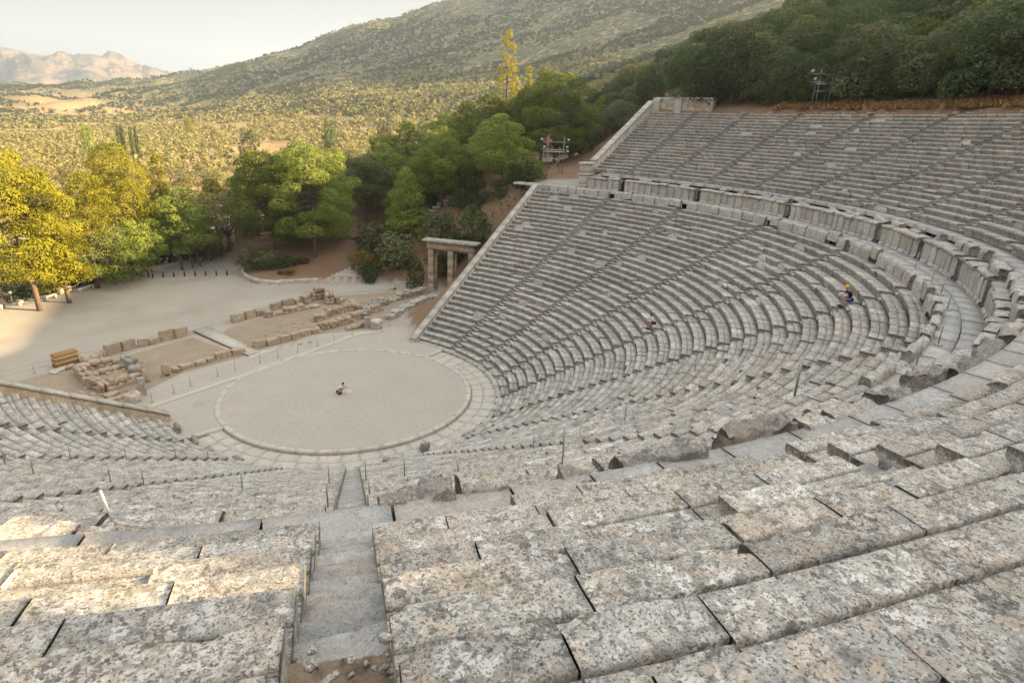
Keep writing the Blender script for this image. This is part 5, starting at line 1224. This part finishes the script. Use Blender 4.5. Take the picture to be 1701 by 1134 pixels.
def make_pine(seed, H, W, h0, kind='round', lean=(0, 0), puff=1.35, dens=34, size=.19, n=None):
    """returns (trunk mesh, crown mesh) for a pine of height H, crown width W, crown base at h0*H"""
    rng = np.random.default_rng(seed); tp = []; nt_ = 7
    for i in range(nt_): k = i/(nt_-1); tp.append((lean[0]*k**1.3+rng.normal(0, .10), lean[1]*k**1.3+rng.normal(0, .10), H*.93*k))
    tp = np.array(tp); tp[0] = (0, 0, -.5); tr = np.linspace(.022*H**.95, .05, nt_)
    puffs = []; limbs = []; n = n or int(18+W*H*.26)
    for i in range(n):
        k = (i+.5)/n; t = h0+(1-h0)*k
        if kind == 'spire': rad = W/2*(1.08-k)**.6*(.8+.4*rng.random())
        elif kind == 'cone': rad = W/2*(1-k**1.6)**.8*rng.uniform(.55, 1.05)
        elif kind == 'umbrella': rad = W/2*math.sqrt(max(.02, 1-(k*1.2-.55)**2/.45))*rng.uniform(.45, 1.0)
        else: rad = W/2*math.sqrt(max(.03, 1-(2*k-.85)**2/1.45))*rng.uniform(.5, 1.)
        an = i*2.39996+rng.uniform(-.5, .5); z = H*t; ct = np.array([np.interp(z, tp[:, 2], tp[:, 0]), np.interp(z, tp[:, 2], tp[:, 1]), z])
        pr = puff*rng.uniform(.65, 1.2)*(1-.35*k if kind != 'round' else 1)*(.62 if kind == 'spire' else 1); pr = min(pr, W*.33)
        rr = max(0, rad-pr*.6); c = ct+np.array([rr*cos(an), rr*sin(an), rng.normal(0, .25)])
        puffs.append((c, np.array([pr*rng.uniform(.85, 1.15), pr*rng.uniform(.85, 1.15), pr*(rng.uniform(.55, .78) if kind != 'spire' else 1.35)])))
        for _ in range(2):
            o = rng.normal(0, 1, 3); o /= np.linalg.norm(o); o[2] = abs(o[2])*.5
            puffs.append((c+o*pr*.75, np.array([pr*.55, pr*.55, pr*.4])))
        limbs.append((ct-np.array([0, 0, .5]), c-np.array([0, 0, pr*.25]), .02+.012*W/2))
    puffs.append((tp[-1]+np.array([0, 0, .2]), np.array([puff*.7, puff*.7, puff*.6])*(.6 if kind == 'spire' else 1)))
    return trunk_mesh(tp, tr, limbs), crown_mesh(puffs, dens, size, .6, rng, .34, -.5)
def make_bushtree(seed, H, W, dens=15, size=.30, low=.0, asp=.7, n=16, trunk=True):
    """round evergreen tree or bush; unit of metres, foot at 0"""
    rng = np.random.default_rng(seed); puffs = []; limbs = []; tp = np.array([(0, 0, -.4), (rng.normal(0, .1), rng.normal(0, .1), H*.3), (rng.normal(0, .2), rng.normal(0, .2), H*.7)])
    for i in range(n):
        k = (i+.5)/n; an = i*2.39996; z = H*(low+.16+(.80-low)*k); rad = W/2*math.sqrt(max(.05, 1-((z/H-.48)/.62)**2))*rng.uniform(.35, .85)
        pr = W*.20*rng.uniform(.7, 1.3); c = np.array([rad*cos(an), rad*sin(an), z])
        puffs.append((c, np.array([pr, pr, pr*rng.uniform(.7, 1.)]))); limbs.append((tp[1], c, .05))
    puffs.append((np.array([0, 0, H*.5]), np.array([W*.3, W*.3, H*.36])))
    return trunk_mesh(tp, [.05*H**.8, .04*H**.8, .05], limbs), crown_mesh(puffs, dens, size, asp, rng, .75, -.8)
def plant(name, meshes, p, s, rz, mat, label, cat, group=None, part=("trunk", "crown")):
    t = empty(name, p, label, cat, group, rz); t.scale = s if hasattr(s, '__len__') else (s, s, s)
    for nm, me, mt in zip(part, meshes, (M['bark'], M[mat])):
        o = bpy.data.objects.new(nm, me); COL.objects.link(o); o.parent = t
        if not me.materials: me.materials.append(mt)
        elif me.materials[0] != mt: o.material_slots[0].link = 'OBJECT'; o.material_slots[0].material = mt
    return t
def loc_d(px, d, py=300):
    b = RAD(bearing_of(px, py)); x, y = CAM[0]+d*sin(b), CAM[1]+d*cos(b); return x, y, hz(x, y)

# ------------------------------------------------------------------ pines round the terrace and on the red slope
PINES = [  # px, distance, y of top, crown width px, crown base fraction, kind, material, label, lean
    (18, 83, 268, 170, .22, 'round', 'pine_sun', "tall sunlit yellow pine at the left edge, bare leaning lower trunk", (-1.2, 1.)),
    (74, 85, 300, 100, .15, 'round', 'pine_sun', "yellow pine with low green skirt, second from the left edge", (-1.5, .5)),
    (128, 91, 288, 82, .45, 'umbrella', 'pine_sun', "sunlit pine with bare dead branches under its round head", (.5, 0)),
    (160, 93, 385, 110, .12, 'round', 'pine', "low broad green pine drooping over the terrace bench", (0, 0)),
    (196, 99, 248, 112, .30, 'round', 'pine_sun', "largest yellow pine of the left group with high rounded head", (0, 1)),
    (262, 106, 258, 62, .25, 'cone', 'pine_sun', "slim pale yellow pine behind the left group", (0, 0)),
    (222, 95, 372, 66, .42, 'umbrella', 'pine', "small green pine with dark slanting trunk beside the benches", (-1.5, 0)),
    (282, 98, 335, 98, .30, 'umbrella', 'pine', "green layered pine above the leftmost bollards", (0, 0)),
    (325, 104, 360, 66, .25, 'round', 'pine', "shaded pine behind the bollards, left of the grey olive", (0, 0)),
    (350, 116, 302, 66, .35, 'umbrella', 'pine_sun', "sunlit yellow crown peeping over the grey olive tree", (0, 0)),
    (445, 97, 262, 130, .18, 'round', 'pine', "left half of the great dense pine clump on the island", (0, 0)),
    (515, 93, 252, 150, .22, 'round', 'pine', "great dense green pine in the middle of the island", (0, 0)),
    (547, 97, 330, 80, .22, 'umbrella', 'pine', "small bright green pine with spreading roots above the steps", (-1., 0)),
    (420, 112, 250, 70, .3, 'cone', 'pine_sun', "pale yellow pine top behind the island clump", (0, 0)),
    (607, 102, 262, 92, .32, 'round', 'oakdull', "dull round pine with a straight dark trunk right of the island", (0, 0)),
    (676, 93, 285, 78, .08, 'cone', 'pine', "bright green conical pine in front of the slope trees", (0, 0)),
    (676, 112, 208, 90, .15, 'cone', 'pine', "tall pine rising behind the conical one", (0, 0)),
    (735, 96, 228, 98, .25, 'round', 'pine', "green pine above the slope steps", (0, 0)),
    (775, 108, 178, 100, .2, 'cone', 'pine', "tall green pine in the centre of the slope wood", (0, 0)),
    (716, 104, 240, 60, .2, 'round', 'pine', "narrow pine squeezed between the taller slope pines", (0, 0)),
    (838, 121, 57, 50, .10, 'spire', 'pine_lit', "very tall slender yellow pine lit above all the others", (0, 0)),
    (832, 92, 205, 100, .2, 'round', 'pine', "light green pine beside the lamp scaffold", (0, 0)),
    (872, 88, 262, 84, .12, 'umbrella', 'pine', "low spreading pine at the head of the lower parapet", (0, 0)),
    (918, 106, 126, 118, .12, 'round', 'pine', "dark green broad pine left of the upper parapet", (0, 0)),
    (878, 110, 150, 70, .2, 'round', 'pine', "green pine filling the gap left of the broad dark one", (0, 0)),
    (896, 128, 112, 40, .5, 'round', 'pine_sun', "yellow tipped crown just above the broad dark pine", (0, 0)),
    (870, 126, 112, 26, .5, 'cone', 'pine_sun', "small thin yellowish tree beside the very tall pine", (0, 0)),
    (640, 106, 248, 66, .2, 'round', 'pine', "green pine between the dull round pine and the conical pine", (0, 0)),
    (960, 112, 185, 54, .1, 'round', 'oak', "dark evergreen between the broad pine and the parapet pier", (0, 0)),
    (470, 101, 268, 90, .15, 'round', 'pine', "dense pine filling the back of the island clump", (0, 0)),
    (400, 108, 300, 60, .15, 'round', 'pine', "green pine between the grey olive and the island clump", (0, 0)),
    (300, 110, 318, 70, .15, 'round', 'pine', "green pine filling the gap behind the bollard pines", (0, 0)),
    (240, 108, 330, 60, .15, 'round', 'pine', "green pine behind the small slanting pine", (0, 0)),
    (700, 100, 268, 70, .15, 'round', 'pine', "green pine behind the bright conical pine", (0, 0)),
    (770, 96, 262, 70, .12, 'round', 'pine', "pine standing over the upper slope steps", (0, 0)),
    (575, 108, 268, 80, .2, 'round', 'pine', "green pine behind the right edge of the island", (0, 0)),
    (640, 116, 232, 70, .2, 'round', 'pine', "pine top rising behind the dull round pine", (0, 0)),
    (745, 116, 196, 80, .2, 'round', 'pine', "broad pine at the back of the slope wood", (0, 0)),
    (812, 114, 166, 80, .2, 'round', 'pine', "pine under the very tall yellow tree, left side", (0, 0)),
    (858, 116, 172, 70, .2, 'round', 'pine', "pine under the very tall yellow tree, right side", (0, 0)),
    (945, 118, 168, 60, .15, 'round', 'oak', "dark evergreen right of the broad dark pine", (0, 0)),
    (990, 122, 196, 60, .1, 'round', 'oak', "dark evergreen behind the upper parapet foot", (0, 0)),
    (1025, 128, 160, 64, .1, 'round', 'oakdull', "dull evergreen behind the middle of the upper parapet", (0, 0)),
    (660, 97, 320, 50, .2, 'round', 'pine', "shaded pine standing left of the conical one", (0, 0)),
    (800, 100, 240, 70, .2, 'round', 'pine', "shaded pine low in the slope wood above the gate", (0, 0)),
]
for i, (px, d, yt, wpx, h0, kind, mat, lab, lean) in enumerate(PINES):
    x, y, z = loc_d(px, d); H = CAM[2]+d*tan_el(px, yt)-z; W = wpx/FOC*d*(1.12 if mat != 'pine_sun' else .88)
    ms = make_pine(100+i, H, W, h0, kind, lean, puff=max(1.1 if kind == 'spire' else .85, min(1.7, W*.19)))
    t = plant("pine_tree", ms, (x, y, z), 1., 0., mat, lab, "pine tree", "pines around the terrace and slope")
    if i == 2:
        mb = MB(); rng = np.random.default_rng(3)
        for _ in range(9):
            b0 = np.array([0, 0, H*rng.uniform(.28, .5)]); e = b0+np.array([rng.normal(0, 1.6), rng.normal(-.6, 1.2), rng.uniform(.6, 2.2)]); m = (b0+e)/2+rng.normal(0, .3, 3)
            mb.tube([b0, m, e], [.09, .06, .02], 5)
            for _ in range(3): f = e+np.array([rng.normal(0, .7), rng.normal(0, .7), rng.uniform(.1, 1.)]); mb.tube([m, (m+f)/2+rng.normal(0, .15, 3), f], [.04, .03, .012], 4)
        mb.build("dead_branch", M['deadwood'], t)
# grey olive by the terrace exit
def make_olive(seed, H, W, dens=10, size=.34, n=13):
    rng = np.random.default_rng(seed); tp = np.array([(0, 0, -.4), (.1, 0, H*.22), (0, .1, H*.5)]); puffs = []; limbs = []
    for i in range(n):
        an = i*2.4; k = rng.random(); rad = W/2*rng.uniform(.3, .78); c = np.array([rad*cos(an), rad*sin(an), H*(.42+.42*k)]); pr = W*.2*rng.uniform(.7, 1.2)
        puffs.append((c, np.array([pr, pr, pr*.8]))); limbs.append((tp[1], c, .09))
    puffs.append((np.array([0, 0, H*.66]), np.array([W*.28, W*.28, H*.3])))
    mb = MB(); mb.tube(tp, [.35, .28, .1], 8)
    for (a, b, r) in limbs: mb.tube([a, (a+b)/2+[0, 0, -.1], b], [r, r*.7, .02], 5)
    return mb.mesh("trunk", True), crown_mesh(puffs, dens, size, .5, rng, .9, -.7)
x, y, z = loc_d(368, 104); plant("olive_tree", make_olive(5, 9.2, 8.2, 14, .3, 20), (x, y, z), 1, 0, 'olive', "dull grey olive tree with a thick forked trunk at the terrace exit", "olive tree")
for (px, d, n_, lab) in ((330, 103, 4, "leaning thin bare trunks behind the right bollards"),):
    x, y, z = loc_d(px, d); mb = MB(); rng = np.random.default_rng(8)
    for k in range(9):
        bx = (k-4)*1.1; mb.tube([(bx, rng.normal(0, .8), -.3), (bx+rng.normal(.5, .5), rng.normal(0, .8), 2), (bx+rng.normal(1.0, .8), 0, 4.5)], [.14, .11, .05], 6)
    o = mb.build("bare_trunks", M['bark']); o.location = (x, y, z); o.rotation_euler.z = .35; tag(o, lab, "tree trunks")
# bushes, one by one
BUSH = [(make_bushtree(40+i, 3.0, 3.6, 22, .22, -.1, .7, 15)) for i in range(4)]
BU = [(660, 87, 392, 78, 'oakdull', "large rounded olive-green bush left of the gate"), (606, 87.5, 418, 50, 'yshrub', "yellow-green bush at the right end of the broad steps"), (627, 92, 375, 70, 'oakdull', "dull bush behind the yellow-green one"),
      (729, 88, 358, 60, 'oakdull', "pale green bush above the left corner of the gate"), (786, 84, 350, 62, 'oak', "dark green bush right above the gate roof"), (835, 79, 322, 60, 'shrub', "brownish bush against the lower parapet"), (762, 84, 352, 34, 'oak', "small dark bush between the two above the gate"),
      (800, 90, 318, 40, 'oak', "dark bush on the red slope beneath the pines"), (612, 85, 442, 30, 'oak', "small dark shrub with the terracotta pot"), (420, 93, 415, 50, 'shrub', "loose grey-green shrub at the left tip of the island"), (448, 91, 420, 46, 'oakdull', "round green shrub on the island, second from left"),
      (472, 91, 425, 44, 'oak', "dark shrub in the middle of the island"), (500, 92, 428, 30, 'shrub', "brownish shrub near the right of the island"), (478, 88, 446, 20, 'yshrub', "small yellowish shrub at the front of the island"), (463, 88, 455, 10, 'oak', "tiny green plant just behind the island wall"),
      (100, 95, 425, 62, 'oak', "dark bush behind the pair of pale stone cubes"), (140, 97, 435, 64, 'oak', "dark bush behind the second terrace bench"), (178, 99, 440, 50, 'oak', "dark bush left of the slanting pine trunk"), (60, 93, 450, 60, 'oak', "dark bush between the two left pine trunks"), (20, 92, 455, 60, 'oak', "dark bush at the left frame edge under the pine"),
      (120, 108, 395, 70, 'shrub', "dry brownish bush below the sunlit track"), (245, 106, 405, 60, 'oak', "dark bush behind the brick post"), (300, 108, 400, 60, 'oak', "dark bush behind the right bollards"), (690, 82, 415, 34, 'shrub', "brown twiggy bush just left of the gate pier"), (745, 84, 420, 46, 'shrub', "brown tangled bush seen through the gate"),
      (575, 98, 395, 40, 'oak', "dark bush beside the trunk of the dull round pine"), (640, 96, 372, 44, 'oak', "dark bush behind the large rounded bush"), (770, 92, 285, 40, 'oak', "dark bush high on the red slope"), (862, 86, 268, 50, 'oak', "dark bush beside the parapet head")]
for i, (px, d, yt, wpx, mat, lab) in enumerate(BU):
    x, y, z = loc_d(px, d, 430); H = max(.5, CAM[2]+d*tan_el(px, yt)-z); W = wpx/FOC*d
    plant("shrub", BUSH[i % 4], (x, y, z), (W/3.6, W/3.6, min(H, W*1.3)/3.0), i*1.3, mat, lab, "bush", "bushes around the terrace and slope")
rb = random.Random(4)
for i in range(34):
    px, d = rb.uniform(590, 905), rb.uniform(82, 108); x, y, z = loc_d(px, d, 350)
    if z < .9 or y < 12: continue
    s_ = rb.uniform(.35, .75); plant("shrub", BUSH[i % 4], (x, y, z-.1), (s_*1.1, s_*1.1, s_*.8), i*1.1, ['oakdull', 'shrub', 'oak'][i % 3], "low bush scattered on the red earth slope between the pines", "bush", "low bushes on the red slope")
# dark evergreen wood over the top rows and the spur running down to the left
OAKS = [make_bushtree(60+i, 6.5, 6.2, 24, .21, -.05, .7, 20) for i in range(5)]
spots = []
rngw = random.Random(11)
front = [(1165, 80, 88), (1215, 70, 110), (1262, 96, 80), (1305, 88, 80), (1350, 92, 60), (1400, 78, 90), (1440, 50, 120), (1490, 95, 70), (1530, 60, 110), (1585, 90, 90), (1640, 20, 130), (1690, 40, 120), (1745, 30, 120)]
def rim_point(px, extra):
    b = RAD(bearing_of(px, 170)); ds = np.linspace(20, 160, 1500); X = CAM[0]+ds*np.sin(b); Y = CAM[1]+ds*np.cos(b); r, a = reff(X, Y); i = np.where(r > R_RIM+extra)[0][0]
    return X[i], Y[i], ds[i]
def oak_at(x, y, yt, px, wpx, d, mat, lab, grp, i):
    z = hz(x, y); H = CAM[2]+d*tan_el(px, yt)-z; H = min(max(2.5, H), 10); W = min(wpx/FOC*d, H*1.25)
    plant("evergreen_tree", OAKS[i % 5], (x, y, z-.2), (W/6.2, W/6.2, H/6.3), i*2.1, mat, lab, "tree", grp)
for i, (px, yt, wpx) in enumerate(front):
    ex = 3.2 if px < 1380 else 4.3
    x, y, d = rim_point(px, ex); oak_at(x, y, yt, px, wpx, d, ['oak', 'oak', 'oakdull'][i % 3] if px != 1440 else 'oakdull', f"dark evergreen tree of the front row above the seats, {ordn(i)} from the left", "front row of evergreens above the seats", i)
k = 0
for ring in range(9):
    px = 975+rngw.uniform(0, 30)
    while px < 1790:
        b = bearing_of(px, 170)
        if px > 1130: x, y, d = rim_point(px, 8.5+ring*5.6+rngw.uniform(-1.5, 1.5))
        else: d = 118+ring*9+rngw.uniform(-3, 3); x, y = CAM[0]+d*sin(RAD(b)), CAM[1]+d*cos(RAD(b))
        if k < 280:
            s = rngw.uniform(.9, 1.45)*(.72 if px < 1130 else 1.); q = rngw.random()
            plant("evergreen_tree", OAKS[k % 5], (x, y, hz(x, y)-.3), (s, s, s*rngw.uniform(.75, 1.05)), rngw.uniform(0, 6.3), 'oak' if q < .45 else ('oakdull' if q < .85 else 'pine'), "evergreen tree in the dense wood on the hillside above the seats", "tree", "evergreen wood on the hillside")
        k += 1; px += rngw.uniform(.75, 1.2)*6.4/d*FOC
# unseen trees added on the rim behind the camera to block the low sun
for i, (tt, sg_, H, W) in enumerate([(-58, 62, 9, 8), (-52, 60, 9.5, 8), (-46.5, 61, 9.5, 8), (-38, 58, 9, 7), (-33, 63, 8.5, 7)]):
    x = SH[0]*sg_-SH[1]*tt; y = SH[1]*sg_+SH[0]*tt; z = hz(x, y); kb = 13.3+TE*sg_ if tt < -41 else z+1.
    zt = z+12
    ms = make_bushtree(500+i, 6.5, 8, 14, .4, 0., .8, 16)
    plant("evergreen_tree", ms, (x, y, kb-1.0), (1.15, 1.15, 1.15), i, 'oak', "tall unseen tree added on the rim behind the viewpoint to block the sun", "tree", "unseen sun-blocking trees behind the viewpoint") if False else None
def shade_tree(i, x, y, zb, H, W):
    z = hz(x, y); rng = np.random.default_rng(700+i); puffs = []
    for j in range(80):
        an = j*2.4; rad = W/2*rng.uniform(0, .85); puffs.append((np.array([rad*cos(an), rad*sin(an), zb-z+1.0+(H-1.6)*rng.random()]), np.array([1.1, 1.1, 1.0])))
    tr = trunk_mesh(np.array([(0, 0, -.4), (0, 0, zb-z+2)]), [.3, .2], [])
    plant("evergreen_tree", (tr, crown_mesh(puffs, 16, .4, .8, rng, .8, -.8)), (x, y, z), 1, 0, 'oak', "unseen tree added on the rim behind the viewpoint to block the sun", "tree", "unseen sun-blocking trees behind the viewpoint")
for i, tt in enumerate([-44.7, -44.75, -45.2]+[-46.4-2.4*q for q in range(9)]):
    sg_ = (61, 65, 69, 62, 66)[i] if i < 5 else 62+(i % 2)*3; x = SH[0]*sg_-SH[1]*tt; y = SH[1]*sg_+SH[0]*tt; shade_tree(i, x, y, hz(x, y)-1.4, 11, 5.)  # crowns sunk into the ground so no sun leaks below them
for i, tt in enumerate(np.arange(-34.8, -22, 3.2)):
    sg_ = 60+(i % 2)*4; x = SH[0]*sg_-SH[1]*tt; y = SH[1]*sg_+SH[0]*tt; shade_tree(20+i, x, y, max(hz(x, y)+.2, 10.5+TE*sg_), 11, 6.5)
# dry grass strip along the rim
def tufts(name, pts, size, mat, label, per=16, spread=.5, h=.45):
    rng = np.random.default_rng(5); V = []; 
    for (x, y, z) in pts:
        n = per; c = np.array([x, y, z])+np.c_[rng.normal(0, spread, n), rng.normal(0, spread, n), np.zeros(n)]
        a = rng.uniform(0, 2*pi, n); d = np.c_[np.cos(a), np.sin(a), np.zeros(n)]*size*.5*rng.uniform(.5, 1.2, n)[:, None]; u = np.c_[rng.normal(0, .15, n), rng.normal(0, .15, n), h*rng.uniform(.4, 1.3, n)]
        V.append(np.stack([c-d, c+d, c+d*.3+u, c-d*.5+u*.9], 1))
    V = np.concatenate(V).reshape(-1, 3); F = np.arange(len(V)).reshape(-1, 4)
    o = link(name, mesh_from(name, V, [F], np.repeat(rng.uniform(0, 1, len(F)), 4)), M[mat]); return tag(o, label, "grass", None, "stuff")
pts = []
for i in range(900):
    a = rngw.uniform(5, 76); r = R_RIM+.7+abs(rngw.gauss(0, 1.0)); p = polar(side_of(a), a, r, 0); pts.append((p[0], p[1], hz(p[0], p[1])))
tufts("dry_grass", pts, .28, 'grass', "orange dry grass along the bank behind the top row", 14, .4, .38)
# slope understorey
pts = []
for i in range(700):
    px, d = rngw.uniform(600, 900), rngw.uniform(84, 112); x, y, z = loc_d(px, d, 350)
    if z > .8 and y > 13: pts.append((x, y, z))
tufts("undergrowth", pts, .3, 'shrub', "low brown undergrowth on the red slope", 5, .8, .25)
o = MB(); rng = np.random.default_rng(2); C = rng.normal(0, 1, (90, 3))*[.35, .35, .1]; C[:, 2] = rng.uniform(-.5, .5, 90); C[:, :2] *= (.3+.9*(C[:, 2:3]+.5)); V, F = leaves(C, C*0+[0, -1, .3], .3, .7, rng)
x, y, z = loc_d(911, 96, 235); ob = link("dead_branch", mesh_from("dead_branch", V, [F], np.full(len(V), .5)), M['red']); ob.location = (x, y, CAM[2]+96*tan_el(911, 235)); tag(ob, "bright rusty dead twig cluster hanging in the dark pine above the scaffold", "branch")
# ------------------------------------------------------------------ the plain: olive groves, scrub on the hills, haze
OLV = [make_olive(80+i, 4.2, 5.0, 7, .42, 9) for i in range(4)]
rngo = random.Random(21); cand = []
for row in range(0, 4000):
    d = 128*math.exp(rngo.random()*math.log(1000/128.)); 
    if rngo.random() > (d/1000)**.85*1.2: continue
for _ in range(15000):
    u = rngo.random(); d = math.sqrt(135**2+u*(1050**2-135**2)); b = rngo.uniform(4, 66); x, y = CAM[0]+d*sin(RAD(b)), CAM[1]+d*cos(RAD(b))
    fld = vn(x/55., y/55., 0, 77); gap = vn(x/38., y/90., 0, 55)
    if fld < -.55 or gap > .72: continue
    if rngo.random() < .30: x, y = round(x/8.)*8+rngo.gauss(0, .7), round(y/8.)*8+rngo.gauss(0, .7)
    cand.append((d, x, y))
X = np.array([c[1] for c in cand]); Y = np.array([c[2] for c in cand]); Z = height(X, Y); D = np.hypot(X-CAM[0], Y-CAM[1])
hf = Z; ok = (hf < 92) & ~((np.degrees(np.arctan2(X-CAM[0], Y-CAM[1])) > 52) & (D < 290))
# thin to a minimum spacing on a coarse grid
seen = set(); keep = []
for i in np.argsort(D):
    if not ok[i]: continue
    g = (int(X[i]//5.2), int(Y[i]//5.2))
    if g in seen: continue
    seen.add(g); keep.append(i)
keep = [i for i in keep if D[i] > 140]
for j, i in enumerate(keep[:290]):
    s = rngo.uniform(.75, 1.2); plant("olive_tree", OLV[j % 4], (X[i], Y[i], Z[i]-.1), (s*1.05, s*1.05, s*.95), rngo.uniform(0, 6.3), 'olive' if rngo.random() < .85 else 'oakdull', "grey-green olive tree on the sunlit dry plain", "olive tree", "olive trees on the plain")
def clumps(name, idx, XX_, YY_, ZZ_, DD_, mat, label, rad=2.3, cat="olive grove"):
    rng = np.random.default_rng(9); Cs, Ns, Sz = [], [], []
    for i in idx:
        d = DD_[i]; n, sz = (60, .85) if d < 300 else ((34, 1.15) if d < 480 else ((18, 1.7) if d < 750 else (9, 2.6)))
        r = rad*rng.uniform(.7, 1.25)*np.array([1, 1, .85]); t = rng.uniform(0, 2*pi, n); u = rng.uniform(-.7, 1, n); s = np.sqrt(1-u*u); Dd = np.stack([s*np.cos(t), s*np.sin(t), u], 1)
        Cs.append(np.array([XX_[i], YY_[i], ZZ_[i]+rad*.9])+Dd*r*rng.uniform(.6, 1, n)[:, None]); Ns.append(Dd); Sz.append(np.full(n, sz))
    C, N, S = np.concatenate(Cs), np.concatenate(Ns), np.concatenate(Sz); n = len(C)
    N = N+rng.normal(0, .6, (n, 3)); N /= np.linalg.norm(N, axis=1)[:, None]; A = np.cross(N, rng.normal(0, 1, (n, 3))); A /= np.linalg.norm(A, axis=1)[:, None]; B = np.cross(N, A)
    S = (S*rng.uniform(.6, 1.3, n))[:, None]*.5; V = np.stack([C-A*S-B*S*.4, C+A*S*.7-B*S, C+A*S+B*S*.5, C-A*S*.4+B*S], 1).reshape(-1, 3)
    o = link(name, mesh_from(name, V, [np.arange(4*n).reshape(n, 4)], np.repeat(rng.uniform(0, 1, n), 4)), M[mat]); return tag(o, label, cat, None, "stuff")
clumps("olive_grove", keep[290:], X, Y, Z, D, 'olive', "distant olive groves covering the sunlit plain")
# scrub on the hills
n = 40000; u = RNG.random(n); b = RNG.uniform(6, 76, n); d = np.sqrt(420**2+u*(2400**2-420**2)); d[:5000] = RNG.uniform(215, 600, 5000); b[:5000] = RNG.uniform(54, 76, 5000); x = CAM[0]+d*np.sin(np.radians(b)); y = CAM[1]+d*np.cos(np.radians(b)); z = height(x, y)
dens = fbm(x/120, y/120, 0, 4, 91); sel = np.where(((z > 22) | ((d > 820) & (z > -9))) & (dens > -.15+.15*(b < 27)*(d > 900)))[0]
clumps("hill_scrub", sel, x, y, z, np.maximum(d*.62, 500), 'hillscrub', "scattered evergreen scrub covering the big hill and ridge", 2.6, "scrub")
sel2 = np.where((z > 40) & (fbm(x/160+7, y/160, 0, 3, 14) > .35))[0]
clumps("hill_wood", sel2, x+4, y+3, z, np.maximum(d*.62, 500), 'hillscrub', "dark wooded patches on the shaded hill", 3.4, "wood")
# a few tall single trees in the plain
for i, (px, d, yt, w_, mat, lab) in enumerate([(143, 330, 200, 5.5, 'pine', "round dark green tree alone in the left groves"), (196, 330, 212, 2.2, 'oak', "slim dark cypress, leftmost of a short row in the groves"), (202, 330, 214, 2.0, 'oak', "slim dark cypress, second of the short row"), (216, 330, 212, 2.2, 'oak', "slim dark cypress, third of the short row"), (224, 330, 214, 2.0, 'oak', "slim dark cypress, fourth of the short row"), (412, 300, 190, 9, 'oakdull', "broad green tree in the middle distance above the groves"), (548, 330, 188, 7, 'oak', "dark broad tree far behind the island pine"), (315, 600, 168, 8, 'pine_sun', "yellow pine at the foot of the shaded hill"), (700, 300, 165, 6, 'oakdull', "lone tree above the slope wood in the plain"), (640, 300, 185, 7, 'oakdull', "tree on the field edge behind the slope wood")]):
    xx, yy, zz = loc_d(px, d, 220); H = float(np.clip(CAM[2]+d*tan_el(px, yt)-zz, 4, 14))
    plant("tree" if i not in (1, 2, 3, 4) else "cypress_tree", BUSH[i % 4], (xx, yy, zz), (w_/3.6, w_/3.6, H/3.), i, mat, lab, "tree")
# the air between
XL, XH, YL, YH = -900, 7600, -700, 8200; ztop = 760.
mb = MB(); mb.add([(XL, YL, -60), (XH, YL, -60), (XH, YH, -60), (XL, YH, -60), (XL, YL, ztop), (XH, YL, ztop), (XH, YH, ztop), (XL, YH, ztop)], [np.array([(3, 2, 1, 0), (4, 5, 6, 7), (0, 1, 5, 4), (1, 2, 6, 5), (2, 3, 7, 6), (3, 0, 4, 7)])])
hm = bpy.data.materials.new("haze_air"); hm.use_nodes = True; hn = hm.node_tree; hn.nodes.clear(); ho = hn.nodes.new("ShaderNodeOutputMaterial"); hv = hn.nodes.new("ShaderNodeVolumePrincipled")
hv.inputs["Color"].default_value = (.74, .86, 1, 1); hv.inputs["Density"].default_value = .00015; hv.inputs["Anisotropy"].default_value = .3; hn.links.new(hv.outputs[0], ho.inputs["Volume"])
tag(mb.build("haze", hm), "thin pale haze", "haze", kind="stuff")
